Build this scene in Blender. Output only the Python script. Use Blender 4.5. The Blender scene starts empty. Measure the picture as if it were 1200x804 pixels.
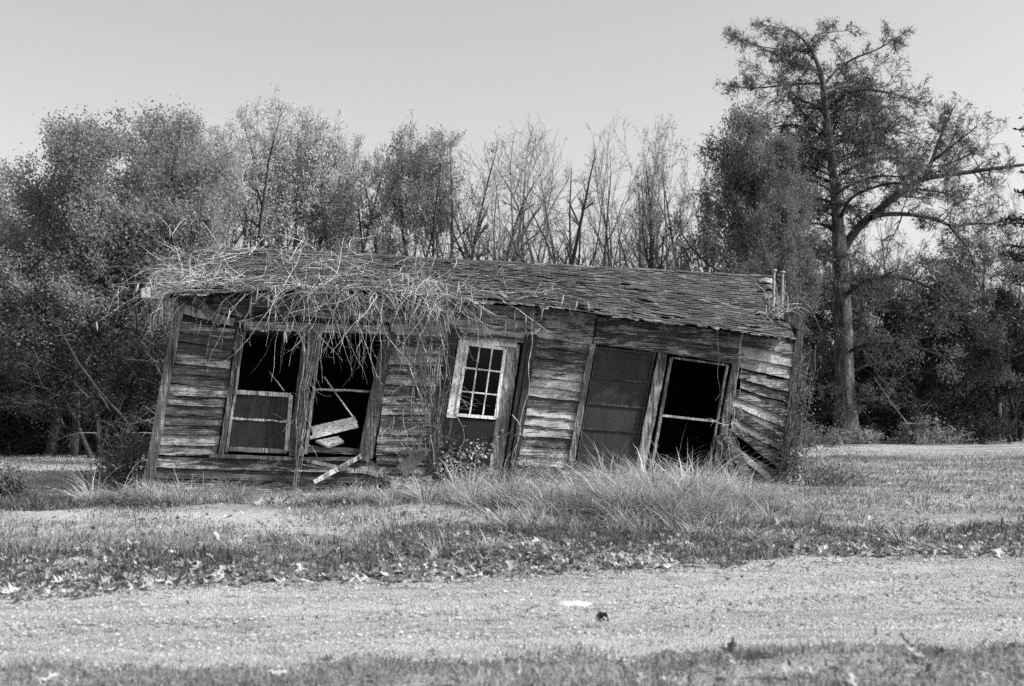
import bpy, math, random
import numpy as np
from mathutils import Vector, Matrix, Euler

R = math.radians
rs = np.random.RandomState
SC = bpy.context.scene
COL = SC.collection

# ------------------------------------------------------------------ camera
FPX, CAMH, HOR = 1500.0, 1.35, 476.0
PITCH = math.atan((HOR - 402.0) / FPX)
cam_d = bpy.data.cameras.new("camera"); cam = bpy.data.objects.new("camera", cam_d); COL.objects.link(cam)
cam.location = (0, 0, CAMH); cam.rotation_euler = (R(90) + PITCH, 0, 0)
cam_d.sensor_width = 36; cam_d.lens = FPX / 1200 * 36; cam_d.clip_end = 2000; cam_d.clip_start = 0.1
cam_d.dof.use_dof = True; cam_d.dof.focus_distance = 18.6; cam_d.dof.aperture_fstop = 2.2
SC.camera = cam
CP, SP = math.cos(PITCH), math.sin(PITCH)

def ray(px, py):
    """direction of the sight line through a photograph point"""
    x, v = (px - 600) / FPX, (402 - py) / FPX
    return np.array([x, CP - v * SP, SP + v * CP])

def at_depth(px, py, Y):
    d = ray(px, py); t = Y / d[1]
    return np.array([d[0] * t, Y, CAMH + d[2] * t])

def on_ground(px, py):
    d = ray(px, py); t = -CAMH / d[2]
    return np.array([d[0] * t, d[1] * t, 0.0])

# ------------------------------------------------------------------ materials
def nt_new(name):
    m = bpy.data.materials.new(name); m.use_nodes = True
    nt = m.node_tree; nt.nodes.clear()
    out = nt.nodes.new("ShaderNodeOutputMaterial")
    return m, nt, out

def nd(nt, t, **kw):
    n = nt.nodes.new(t)
    for k, v in kw.items():
        if k in n.inputs: n.inputs[k].default_value = v
        else: setattr(n, k, v)
    return n

def g(v): return (v, v, v, 1)

def ramp(nt, src, stops):
    r = nt.nodes.new("ShaderNodeValToRGB")
    e = r.color_ramp.elements
    while len(e) < len(stops): e.new(0.5)
    for i, (p, v) in enumerate(stops):
        e[i].position = p; e[i].color = g(v)
    nt.links.new(src, r.inputs[0])
    return r.outputs[0]

def noise(nt, scale, detail=4, stretch=(1, 1, 1), rough=0.55, coord="Object", offset=None):
    tc = nt.nodes.new("ShaderNodeTexCoord"); mp = nt.nodes.new("ShaderNodeMapping")
    mp.inputs["Scale"].default_value = stretch
    nt.links.new(tc.outputs[coord], mp.inputs[0])
    n = nt.nodes.new("ShaderNodeTexNoise"); n.inputs["Scale"].default_value = scale
    n.inputs["Detail"].default_value = detail; n.inputs["Roughness"].default_value = rough
    nt.links.new(mp.outputs[0], n.inputs["Vector"])
    if offset is not None:
        nt.links.new(offset, mp.inputs["Location"])
    return n.outputs["Fac"]

def mixc(nt, fac, a, b, mode='MIX'):
    m = nt.nodes.new("ShaderNodeMix"); m.data_type = 'RGBA'; m.blend_type = mode
    for i, v in ((0, fac), (6, a), (7, b)):
        if hasattr(v, "links"): nt.links.new(v, m.inputs[i])
        else: m.inputs[i].default_value = v if i == 0 else g(v)
    return m.outputs[2]

def attr(nt, name="rnd"):
    a = nt.nodes.new("ShaderNodeAttribute"); a.attribute_name = name
    return a.outputs["Fac"]

def bump(nt, h, strength, dist=0.02):
    b = nt.nodes.new("ShaderNodeBump"); b.inputs["Strength"].default_value = strength; b.inputs["Distance"].default_value = dist
    nt.links.new(h, b.inputs["Height"]); return b.outputs[0]

def math_(nt, op, a, b=0.0):
    m = nt.nodes.new("ShaderNodeMath"); m.operation = op
    for s, v in ((m.inputs[0], a), (m.inputs[1], b)):
        if hasattr(v, "links"): nt.links.new(v, s)
        else: s.default_value = v
    return m.outputs[0]

def mat_wood(name, dark, mid, paint, paint_amt=0.5, axis=0, rough=0.9, fine=1.0, tv=0.6):
    """weathered board: grain along one axis, remains of pale paint, per-board tone"""
    m, nt, out = nt_new(name)
    b = nd(nt, "ShaderNodeBsdfPrincipled", Roughness=rough)
    st = [14, 14, 14]; st[axis] = 0.7
    rn = attr(nt)
    comb = nt.nodes.new("ShaderNodeCombineXYZ")
    o = math_(nt, 'MULTIPLY', rn, 37.0)
    for i in range(3): nt.links.new(o, comb.inputs[i])
    grain = noise(nt, 3.2 * fine, 6, st, 0.65, offset=comb.outputs[0])
    st2 = [4, 4, 4]; st2[axis] = 1.1
    blot = noise(nt, 2.3, 8, st2, 0.72, offset=comb.outputs[0])
    base = ramp(nt, grain, [(0.32, dark), (0.62, mid)])
    pm = math_(nt, 'ADD', math_(nt, 'MULTIPLY', blot, 0.6), math_(nt, 'MULTIPLY', grain, 0.4))
    pm = math_(nt, 'ADD', pm, math_(nt, 'MULTIPLY', math_(nt, 'SUBTRACT', rn, 0.5), 0.16))
    t = 0.62 - 0.22 * paint_amt
    pmask = ramp(nt, pm, [(t - 0.01, 0), (t + 0.03, 1)])
    c = mixc(nt, pmask, base, paint)
    st3 = [30, 30, 30]; st3[axis] = 0.55
    crk = noise(nt, 2.4 * fine, 3, st3, 0.5, offset=comb.outputs[0])
    c = mixc(nt, 1.0, c, ramp(nt, crk, [(0.36, 0.12), (0.43, 1.0)]), 'MULTIPLY')
    spk = noise(nt, 26, 4, (1, 1, 1), 0.7)
    c = mixc(nt, 1.0, c, ramp(nt, spk, [(0.36, 0.62), (0.6, 1.12)]), 'MULTIPLY')
    tone = math_(nt, 'ADD', math_(nt, 'MULTIPLY', rn, tv), 1.0 - tv * 0.52)
    c = mixc(nt, 1.0, c, tone, 'MULTIPLY')
    stain = ramp(nt, noise(nt, 2.2, 4, (1, 1, 1)), [(0.38, 0.45), (0.62, 1.0)])
    c = mixc(nt, 1.0, c, stain, 'MULTIPLY')
    nt.links.new(c, b.inputs["Base Color"])
    nt.links.new(bump(nt, grain, 0.7, 0.012), b.inputs["Normal"])
    nt.links.new(b.outputs[0], out.inputs[0])
    return m

def mat_plain(name, lo, hi, scale=6, rough=0.9, bmp=0.4, bd=0.02, detail=6, metallic=0):
    m, nt, out = nt_new(name)
    b = nd(nt, "ShaderNodeBsdfPrincipled", Roughness=rough, Metallic=metallic)
    n = noise(nt, scale, detail, rough=0.65)
    nt.links.new(ramp(nt, n, [(0.35, lo), (0.65, hi)]), b.inputs["Base Color"])
    nt.links.new(bump(nt, n, bmp, bd), b.inputs["Normal"])
    nt.links.new(b.outputs[0], out.inputs[0])
    return m

def mat_leaf(name, lo, hi, trans=0.45, patch=0.0, pscale=0.6):
    m, nt, out = nt_new(name)
    rn = attr(nt)
    c = ramp(nt, rn, [(0.0, lo), (1.0, hi)])
    if patch:
        p = ramp(nt, noise(nt, pscale, 3), [(0.35, 1 - patch), (0.65, 1.0)])
        c = mixc(nt, 1.0, c, p, 'MULTIPLY')
    d = nd(nt, "ShaderNodeBsdfDiffuse"); t = nd(nt, "ShaderNodeBsdfTranslucent")
    nt.links.new(c, d.inputs[0]); nt.links.new(c, t.inputs[0])
    mx = nd(nt, "ShaderNodeMixShader"); mx.inputs[0].default_value = trans
    nt.links.new(d.outputs[0], mx.inputs[1]); nt.links.new(t.outputs[0], mx.inputs[2])
    nt.links.new(mx.outputs[0], out.inputs[0])
    return m

def mat_glass(name):
    m, nt, out = nt_new(name)
    gl = nd(nt, "ShaderNodeBsdfGlossy", Roughness=0.03); gl.inputs[0].default_value = g(0.9)
    tr = nd(nt, "ShaderNodeBsdfTransparent"); tr.inputs[0].default_value = g(0.6)
    fr = nd(nt, "ShaderNodeFresnel", IOR=1.25)
    mx = nd(nt, "ShaderNodeMixShader")
    nt.links.new(fr.outputs[0], mx.inputs[0]); nt.links.new(tr.outputs[0], mx.inputs[1]); nt.links.new(gl.outputs[0], mx.inputs[2])
    nt.links.new(mx.outputs[0], out.inputs[0])
    return m

def mat_screen(name, v, amt):
    m, nt, out = nt_new(name)
    d = nd(nt, "ShaderNodeBsdfPrincipled", Roughness=0.95)
    n = noise(nt, 2.5, 6, (1, 1, 1))
    n2 = noise(nt, 1.4, 8, (3, 3, .5), 0.75); n3 = noise(nt, 30, 3, (1, 1, 1), .6)
    c = mixc(nt, 1.0, ramp(nt, n2, [(0.35, v * 0.5), (0.55, v * 1.3), (0.72, v * 3.0)]), ramp(nt, n3, [(0.3, .7), (0.7, 1.3)]), 'MULTIPLY')
    nt.links.new(c, d.inputs["Base Color"])
    tr = nd(nt, "ShaderNodeBsdfTransparent")
    mx = nd(nt, "ShaderNodeMixShader"); mx.inputs[0].default_value = amt
    nt.links.new(tr.outputs[0], mx.inputs[1]); nt.links.new(d.outputs[0], mx.inputs[2])
    nt.links.new(mx.outputs[0], out.inputs[0])
    return m

def mat_ground():
    m, nt, out = nt_new("grass_ground")
    b = nd(nt, "ShaderNodeBsdfPrincipled", Roughness=0.95)
    n1 = noise(nt, 0.35, 5, (0.6, 1.4, 1)); n2 = noise(nt, 9, 6); n3 = noise(nt, 45, 5)
    a = ramp(nt, n1, [(0.35, 0.22), (0.6, 0.42)])
    c = mixc(nt, 1.0, a, ramp(nt, n2, [(0.3, 0.55), (0.7, 1.15)]), 'MULTIPLY')
    c = mixc(nt, 1.0, c, ramp(nt, n3, [(0.3, 0.5), (0.68, 1.25)]), 'MULTIPLY')
    c = mixc(nt, attr(nt), c, mixc(nt, 1.0, ramp(nt, n3, [(0.3, 0.30), (0.7, 0.58)]), ramp(nt, n2, [(0.3, .75), (0.7, 1.05)]), 'MULTIPLY'))
    nt.links.new(c, b.inputs["Base Color"])
    h = math_(nt, 'ADD', n3, n2)
    nt.links.new(bump(nt, h, 0.8, 0.05), b.inputs["Normal"])
    nt.links.new(b.outputs[0], out.inputs[0])
    return m

def mat_road():
    m, nt, out = nt_new("gravel_road")
    b = nd(nt, "ShaderNodeBsdfPrincipled", Roughness=0.9)
    tc = nt.nodes.new("ShaderNodeTexCoord")
    v = nd(nt, "ShaderNodeTexVoronoi", Scale=70.0); nt.links.new(tc.outputs["Object"], v.inputs["Vector"])
    v2 = nd(nt, "ShaderNodeTexVoronoi", Scale=150.0); nt.links.new(tc.outputs["Object"], v2.inputs["Vector"])
    sep = nt.nodes.new("ShaderNodeSeparateColor"); nt.links.new(v.outputs["Color"], sep.inputs[0])
    c = ramp(nt, sep.outputs[0], [(0.0, 0.27), (0.15, 0.36), (1.0, 0.48)])
    sep2 = nt.nodes.new("ShaderNodeSeparateColor"); nt.links.new(v2.outputs["Color"], sep2.inputs[0])
    c = mixc(nt, 0.5, c, ramp(nt, sep2.outputs[0], [(0.0, 0.22), (1.0, 0.58)]))
    c = mixc(nt, 1.0, c, ramp(nt, v.outputs["Distance"], [(0.3, 1.0), (0.7, 0.6)]), 'MULTIPLY')
    c = mixc(nt, 1.0, c, ramp(nt, noise(nt, 0.9, 6, (0.35, 1.6, 1)), [(0.3, 0.72), (0.5, 1.0), (0.68, 1.2)]), 'MULTIPLY')
    c = mixc(nt, 1.0, c, ramp(nt, noise(nt, 5.5, 6, (0.5, 1.5, 1)), [(0.36, 0.62), (0.5, 1.0)]), 'MULTIPLY')
    nt.links.new(c, b.inputs["Base Color"])
    inv = math_(nt, 'SUBTRACT', 1.0, v.outputs["Distance"])
    nt.links.new(bump(nt, inv, 1.0, 0.012), b.inputs["Normal"])
    nt.links.new(b.outputs[0], out.inputs[0])
    return m

M = {}
M['siding'] = mat_wood("weathered_siding", 0.022, 0.16, 0.42, 0.60, tv=0.55)
M['siding_v'] = mat_wood("weathered_trim", 0.04, 0.16, 0.34, 0.45, axis=2)
M['trim_light'] = mat_wood("pale_trim", 0.08, 0.29, 0.50, 0.6, axis=2)
M['dark_wood'] = mat_wood("dark_old_wood", 0.02, 0.07, 0.15, 0.25, axis=2)
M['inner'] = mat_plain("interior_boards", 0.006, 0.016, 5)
M['white'] = mat_wood("flaking_white_paint", 0.40, 0.62, 0.85, 0.95, axis=2)
M['white_h'] = mat_wood("white_painted_board", 0.26, 0.40, 0.55, 0.95, axis=0)
M['door_dark'] = mat_wood("stained_door_panel", 0.006, 0.022, 0.05, 0.2, axis=2)
M['door_mid'] = mat_wood("grey_sash_and_shaded_stile", 0.16, 0.30, 0.55, 0.55, axis=2)  # grey sash paint; also paints the shade on the white door's right stile
M['shingle'] = mat_wood("worn_shingle", 0.045, 0.10, 0.17, 0.4, axis=1, fine=2.0, tv=0.25)
M['torn'] = mat_wood("torn_felt", 0.04, 0.11, 0.26, 0.45, axis=0, tv=1.0)
M['glass'] = mat_glass("window_glass")
M['screen'] = mat_screen("rusty_insect_screen", 0.026, 0.92)
M['screen2'] = mat_screen("dusty_window_screen", 0.024, 0.85)
M['metal'] = mat_plain("dull_pipe_metal", 0.16, 0.32, 20, 0.6, 0.2, 0.005, metallic=0.3)
M['vine'] = mat_wood("dry_vine_stem", 0.22, 0.44, 0.66, 0.55, axis=0, tv=1.1)
M['vine_dim'] = mat_wood("grey_vine_stem", 0.16, 0.30, 0.5, 0.4, axis=2)
M['pod'] = mat_leaf("dry_seed_pod", 0.18, 0.5, 0.15)
M['bark'] = mat_wood("tree_bark", 0.025, 0.07, 0.13, 0.25, axis=2)
M['bark_dark'] = mat_wood("dark_limb_bark", 0.02, 0.05, 0.09, 0.2, axis=2)
M['bark_rough'] = mat_wood("furrowed_bark", 0.02, 0.085, 0.20, 0.35, axis=2, fine=1.6)
M['bark_pale'] = mat_wood("pale_tree_bark", 0.07, 0.15, 0.26, 0.4, axis=2)
M['twig'] = mat_plain("twig_bark", 0.10, 0.19, 3)
M['twig_dark'] = mat_plain("dark_twig_bark", 0.04, 0.08, 3)
M['leaf_dark'] = mat_leaf("dark_leaf", 0.07, 0.26, 0.45)
M['leaf_black'] = mat_leaf("deep_shade_leaf", 0.02, 0.07, 0.3)  # near-black colour carries the deep shade of the wood
M['leaf_mid'] = mat_leaf("mid_leaf", 0.10, 0.46, 0.5)
M['leaf_dim'] = mat_leaf("dim_wood_leaf", 0.04, 0.22, 0.4)  # wood leaves with shade put into the colour; also the dark creeper
M['leaf_pale'] = mat_leaf("pale_leaf", 0.45, 0.78, 0.65)
M['leaf_cyp'] = mat_leaf("cypress_needles", 0.13, 0.32, 0.55)
M['leaf_shrub'] = mat_leaf("shrub_leaf", 0.15, 0.6, 0.35)
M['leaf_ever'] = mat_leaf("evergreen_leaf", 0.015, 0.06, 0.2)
M['grass'] = mat_leaf("short_grass", 0.14, 0.52, 0.35, 0.45, 1.2)
M['grass_dead'] = mat_leaf("dead_long_grass", 0.25, 0.8, 0.35, 0.3, 1.5)
M['grass_pale'] = mat_leaf("dry_field_grass", 0.3, 0.7, 0.35, 0.25, 0.8)
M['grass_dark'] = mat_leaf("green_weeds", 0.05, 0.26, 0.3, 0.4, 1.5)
M['litter'] = mat_leaf("fallen_leaf", 0.08, 0.60, 0.25)
M['stone'] = mat_leaf("gravel_stone", 0.17, 0.43, 0.0)
M['rock'] = mat_plain("pale_rock", 0.34, 0.6, 14)
M['ground'] = mat_ground(); M['road'] = mat_road()

# ------------------------------------------------------------------ mesh helpers
def tag(o, label=None, cat=None, group=None, kind=None):
    if label: o["label"] = label
    if cat: o["category"] = cat
    if group: o["group"] = group
    if kind: o["kind"] = kind
    return o

def mesh_np(name, V, F, rnd=None, mats=None, smooth=False):
    """V (n,3), F (m,k) all faces with the same corner count, or a list of such arrays"""
    Fs = F if isinstance(F, list) and isinstance(F[0], np.ndarray) and F[0].ndim == 2 else [F]
    Fs = [np.asarray(f, dtype=np.int32) for f in Fs if len(f)]
    me = bpy.data.meshes.new(name)
    V = np.asarray(V, dtype=np.float32)
    me.vertices.add(len(V)); me.vertices.foreach_set("co", V.ravel())
    tot = np.concatenate([np.full(len(f), f.shape[1], dtype=np.int32) for f in Fs])
    idx = np.concatenate([f.ravel() for f in Fs])
    me.loops.add(len(idx)); me.loops.foreach_set("vertex_index", idx)
    me.polygons.add(len(tot))
    me.polygons.foreach_set("loop_start", (np.cumsum(tot) - tot).astype(np.int32))
    me.polygons.foreach_set("use_smooth", np.full(len(tot), bool(smooth)))
    if rnd is not None:
        a = me.attributes.new("rnd", 'FLOAT', 'POINT'); a.data.foreach_set("value", np.asarray(rnd, dtype=np.float32))
    for m in (mats or []): me.materials.append(m)
    me.update(calc_edges=True); me.validate()
    return me

def link(name, me, parent=None, loc=None, rot=None):
    o = bpy.data.objects.new(name, me); COL.objects.link(o)
    if parent is not None: o.parent = parent
    if loc is not None: o.location = loc
    if rot is not None: o.rotation_euler = rot
    return o

def empty(name, loc=(0, 0, 0), rz=0.0):
    o = bpy.data.objects.new(name, None); COL.objects.link(o); o.location = loc; o.rotation_euler = (0, 0, rz)
    o.empty_display_size = 0.2
    return o

class MB:
    """collects prisms and tubes into one mesh"""
    def __init__(s): s.v = []; s.q = []; s.r = []; s.n = 0
    def add(s, V, Q, rnd=0.5):
        V = np.asarray(V, float); s.v.append(V); s.q.append(np.asarray(Q, int) + s.n); s.n += len(V)
        s.r.append(np.full(len(V), rnd) if np.isscalar(rnd) else rnd)
    def prism(s, c, t, rnd=0.5):
        """c four front corners (TL,TR,BR,BL) in (x,y,z); t offset vector to the back"""
        c = np.asarray(c, float); b = c + np.asarray(t, float)
        s.add(np.vstack([c, b]), [(0, 1, 2, 3), (7, 6, 5, 4), (0, 4, 5, 1), (1, 5, 6, 2), (2, 6, 7, 3), (3, 7, 4, 0)], rnd)
    def strip(s, top, bot, t, rnd=0.5):
        """board whose front face runs along two polylines"""
        n = len(top); top = np.asarray(top, float); bot = np.asarray(bot, float); t = np.asarray(t, float)
        V = np.vstack([top, bot, top + t, bot + t]); Q = []
        for i in range(n - 1):
            a, b = i, i + 1
            Q += [(a, b, n + b, n + a), (2*n + b, 2*n + a, 3*n + a, 3*n + b), (2*n + a, 2*n + b, b, a), (n + a, n + b, 3*n + b, 3*n + a)]
        Q += [(0, n, 3*n, 2*n), (n - 1, 3*n - 1, 4*n - 1, 2*n - 1)]
        s.add(V, Q, rnd)
    def tube(s, P, rad, k=5, rnd=0.5):
        P = np.asarray(P, float); n = len(P)
        rad = np.full(n, rad) if np.isscalar(rad) else np.asarray(rad, float)
        T = np.gradient(P, axis=0); T /= np.linalg.norm(T, axis=1)[:, None] + 1e-9
        up = np.array([0.0, 0.0, 1.0]) if abs(T[0, 2]) < 0.8 else np.array([1.0, 0, 0])
        U = np.cross(T, up); U /= np.linalg.norm(U, axis=1)[:, None] + 1e-9
        W = np.cross(T, U)
        a = np.arange(k) * 2 * math.pi / k
        V = P[:, None, :] + rad[:, None, None] * (np.cos(a)[None, :, None] * U[:, None, :] + np.sin(a)[None, :, None] * W[:, None, :])
        V = V.reshape(-1, 3); i = np.arange(n - 1)[:, None]; j = np.arange(k)[None, :]
        Q = np.stack([i * k + j, i * k + (j + 1) % k, (i + 1) * k + (j + 1) % k, (i + 1) * k + j], -1).reshape(-1, 4)
        s.add(V, Q, rnd)
    def build(s, name, mat, parent=None, smooth=False):
        me = mesh_np(name, np.vstack(s.v), np.vstack(s.q), np.concatenate(s.r), [mat], smooth)
        return link(name, me, parent)

def segs_mesh(S, k):
    """S (n,8): p0,p1,r0,r1 -> prisms"""
    S = np.asarray(S, float)
    A, B, r0, r1 = S[:, :3], S[:, 3:6], S[:, 6], S[:, 7]
    T = B - A; L = np.linalg.norm(T, axis=1)[:, None] + 1e-9; T = T / L
    B = B + T * (r1[:, None] * 0.6)
    up = np.where(np.abs(T[:, 2:3]) < 0.9, np.array([[0, 0, 1.0]]), np.array([[1.0, 0, 0]]))
    U = np.cross(T, up); U /= np.linalg.norm(U, axis=1)[:, None] + 1e-9; W = np.cross(T, U)
    a = np.arange(k) * 2 * math.pi / k
    d = np.cos(a)[None, :, None] * U[:, None, :] + np.sin(a)[None, :, None] * W[:, None, :]
    V = np.concatenate([A[:, None] + d * r0[:, None, None], B[:, None] + d * r1[:, None, None]], 1).reshape(-1, 3)
    n = len(S); i = np.arange(n)[:, None] * 2 * k; j = np.arange(k)[None, :]
    Q = np.stack([i + j, i + (j + 1) % k, i + k + (j + 1) % k, i + k + j], -1).reshape(-1, 4)
    return V, Q

def join_np(parts):
    V, Q, n = [], [], 0
    for v, q in parts:
        V.append(v); Q.append(q + n); n += len(v)
    return np.vstack(V), np.vstack(Q)

def leaf_quads(P, size, rng, aspect=0.55, droop=0.0, Rn=None):
    """one folded-free quad leaf at each point, random attitude"""
    n = len(P)
    d = rng.normal(size=(n, 3)); d[:, 2] -= droop; d /= np.linalg.norm(d, axis=1)[:, None]
    e = np.cross(d, rng.normal(size=(n, 3))); e /= np.linalg.norm(e, axis=1)[:, None] + 1e-9
    L = (size * rng.uniform(0.6, 1.3, n))[:, None]; Wd = L * aspect * 0.5
    V = np.stack([P, P + d * L * 0.45 + e * Wd, P + d * L, P + d * L * 0.45 - e * Wd], 1).reshape(-1, 3)
    Q = np.arange(n * 4).reshape(n, 4)
    rn = np.repeat(rng.rand(n) if Rn is None else Rn, 4)
    return V, Q, rn

# ------------------------------------------------------------------ terrain
_ph = rs(5).uniform(0, 6.28, 40); _kk = rs(6).uniform(-1, 1, (40, 2))
def undul(x, y):
    h = 0
    for i in range(6): h = h + 0.012 * np.sin(_kk[i, 0] * 1.3 * x + _kk[i, 1] * 1.3 * y + _ph[i])
    for i in range(6, 14): h = h + 0.006 * np.sin(_kk[i, 0] * 5 * x + _kk[i, 1] * 5 * y + _ph[i])
    return h
road_far_px = [(-300, 705), (0, 692), (400, 676), (800, 657), (1200, 643), (1500, 632)]
road_near_px = [(-300, 792), (0, 784), (400, 773), (800, 763), (1200, 748), (1500, 738)]
_rf = np.array([on_ground(*p)[:2] for p in road_far_px]); _rn = np.array([on_ground(*p)[:2] for p in road_near_px])
def road_edges(x):
    x = np.asarray(x, float)
    def ext(t):
        c = np.polyfit(t[:, 0], t[:, 1], 1); return np.polyval(c, x)
    w = 0.03 * np.sin(x * 2.1 + 1) + 0.04 * np.sin(x * 5.3) + 0.04 * np.sin(x * 11.7 + 2)
    w2 = 0.07 * np.sin(x * 2.9 + 4) + 0.04 * np.sin(x * 7.1) + 0.03 * np.sin(x * 13.7 + 2)
    return ext(_rn) + w2, ext(_rf) + w
def gh(x, y):
    x = np.asarray(x, float); y = np.asarray(y, float)
    n, f = road_edges(x)
    d = np.minimum(y - n, f - y)                       # >0 inside the road
    fade = 1 / (1 + np.exp(-(-d) / 0.12))
    h = undul(x, y) * (0.25 + 0.75 * fade)
    bank = np.clip((y - f) / 1.2, 0, 1)
    h = h + 0.07 * bank * bank * (3 - 2 * bank)
    h = h + 0.05 * np.clip((n - y) / 0.6, 0, 1)
    # soft rise of thatch before the house
    h = h + 0.16 * np.exp(-((x - 1.7) / 1.5) ** 2 - ((y - 14.2) / 1.3) ** 2)
    h = h + 0.10 * np.exp(-((x + 0.2) / 1.6) ** 2 - ((y - 15.6) / 1.2) ** 2)
    return h

def track(x, y):
    """worn dry wheel track across the lawn and the dry mown field behind, coloured paler on the left as sunlit, 0..1"""
    c = 14.9 - 0.12 * (x + 3) + 0.25 * np.sin(x * .8); t = np.exp(-((y - c) / 0.75) ** 2) * (1 / (1 + np.exp((x - 0.2) / .4)))
    c2 = 13.0 - 0.1 * (x + 3); t = np.maximum(t, .8 * np.exp(-((y - c2) / 0.35) ** 2) * (1 / (1 + np.exp((x + 1.5) / .4))))
    f = 1 / (1 + np.exp(-(y - 19.8) / .4)) * (x < -2) * (1 / (1 + np.exp((y - 31) / .6)))  # dry field left of the house, sunlight put into its paler colour
    c3 = 33 - 0.0 * x; f2 = np.exp(-((y - c3) / 4.0) ** 4) * (x > 4)
    return np.clip(np.maximum(np.maximum(t, f * .9), f2 * .8), 0, 1)
def terrain():
    xs = np.concatenate([np.linspace(-400, -40, 25), np.arange(-38, -12, 1.0), np.arange(-12, 12, 0.12), np.arange(12, 38, 1.0), np.linspace(40, 400, 25)])
    ys = np.concatenate([np.linspace(-60, 3.5, 14), np.arange(4, 22, 0.12), np.arange(22.5, 60, 0.9), np.linspace(62, 700, 30)])
    X, Y = np.meshgrid(xs, ys); n, f = road_edges(X)
    inside = 1 / (1 + np.exp(-np.minimum(Y - n, f - Y) / 0.04))
    Z = gh(X, Y) - 0.05 * inside
    V = np.stack([X, Y, Z], -1).reshape(-1, 3)
    a, b = len(ys), len(xs)
    i = np.arange(a - 1)[:, None] * b; j = np.arange(b - 1)[None, :]
    Q = np.stack([i + j, i + j + 1, i + b + j + 1, i + b + j], -1).reshape(-1, 4)
    o = link("ground", mesh_np("ground", V, Q, track(X, Y).ravel(), [M['ground']], True)); tag(o, "patchy autumn grass field around the house", "ground", kind="structure")
    xs = np.concatenate([np.linspace(-200, -14, 60), np.arange(-13.9, 14, 0.08), np.linspace(14, 200, 60)])
    t = np.linspace(-0.03, 1.03, 45)
    n, f = road_edges(xs)
    X = np.repeat(xs[None], len(t), 0); Y = n[None] + (f - n)[None] * t[:, None]
    Z = gh(X, Y) + 0.006
    Z[0] -= 0.05; Z[-1] -= 0.05
    rut = -0.03 * (np.exp(-((t - 0.3) / 0.1) ** 2) + np.exp(-((t - 0.75) / 0.1) ** 2))
    Z = Z + rut[:, None]
    V = np.stack([X, Y, Z], -1).reshape(-1, 3); a, b = len(t), len(xs)
    i = np.arange(a - 1)[:, None] * b; j = np.arange(b - 1)[None, :]
    Q = np.stack([i + j, i + j + 1, i + b + j + 1, i + b + j], -1).reshape(-1, 4)
    o = link("road", mesh_np("road", V, Q, None, [M['road']], True)); tag(o, "pale gravel road crossing in front of the house", "road", kind="structure")
terrain()

# ------------------------------------------------------------------ ground cover
def blades(P, L, wd, rng, bend=0.5, seg=2, leanvec=None, flop=1.0, tone=None):
    n = len(P); az = rng.uniform(0, 2 * math.pi, n); wd = wd * (0.5 + rng.rand(n))
    dirh = np.stack([np.cos(az), np.sin(az), np.zeros(n)], 1)
    if leanvec is not None:
        dirh = dirh + np.asarray(leanvec); dirh /= np.linalg.norm(dirh, axis=1)[:, None] + 1e-9
    side = np.stack([-np.sin(az + 0.7), np.cos(az + 0.7), np.zeros(n)], 1)
    side = np.cross(dirh, [0, 0, 1.0]); side = side + 0.6 * rng.normal(size=(n, 3)) * [1, 1, 0]; side /= np.linalg.norm(side, axis=1)[:, None] + 1e-9
    b = rng.uniform(0.2, 1.0, n) * bend
    rows = []
    for s in range(seg + 1):
        t = s / seg
        h = L * (t - flop * 0.45 * b * t * t * 1.2)
        o = L * b * t * t * 1.1 + L * 0.15 * t * b
        p = P + dirh * o[:, None] + np.array([0, 0, 1.0]) * h[:, None]
        w = wd * (1 - t) ** 0.6
        if s < seg: rows += [p - side * w[:, None] * 0.5, p + side * w[:, None] * 0.5]
        else: rows += [p]
    V = np.stack(rows, 1).reshape(-1, 3); c = 2 * seg + 1
    base = np.arange(n)[:, None] * c
    Q = [base + np.array([[2 * s, 2 * s + 1, 2 * s + 3, 2 * s + 2]]) for s in range(seg - 1)]
    T = base + np.array([[2 * seg - 2, 2 * seg - 1, 2 * seg]])
    rn = np.repeat(rng.rand(n) if tone is None else np.clip(tone * .75 + rng.rand(n) * .45 - .1, 0, 1), c)
    return V, (np.vstack(Q) if Q else np.zeros((0, 4), int)), T, rn

def in_view_points(n, y0, y1, rng, pad=0.5, power=1.0):
    """points on the ground inside a wedge a little wider than the picture"""
    y = y0 + (y1 - y0) * rng.rand(n) ** power
    x = rng.uniform(-1, 1, n) * (y * 0.46 + pad)
    return x, y

def vnoise(x, y, s, seed):
    r = rs(seed); v = 0
    for i in range(8):
        a = r.uniform(0, 6.28); k = s * r.uniform(0.5, 2.2); v = v + np.sin(k * (x * math.cos(a) + y * math.sin(a)) + r.uniform(0, 6.28))
    return v / 8 * 1.6

def grass_obj(name, label, P, L, w, rng, mat, bend, seg, lean=None, flop=1.0, tone=None):
    V, Q, T, rn = blades(P, L, w, rng, bend, seg, lean, flop, tone)
    o = link(name, mesh_np(name, V, [Q, T], rn, [mat])); tag(o, label, "grass", kind="stuff")
    return o

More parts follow.
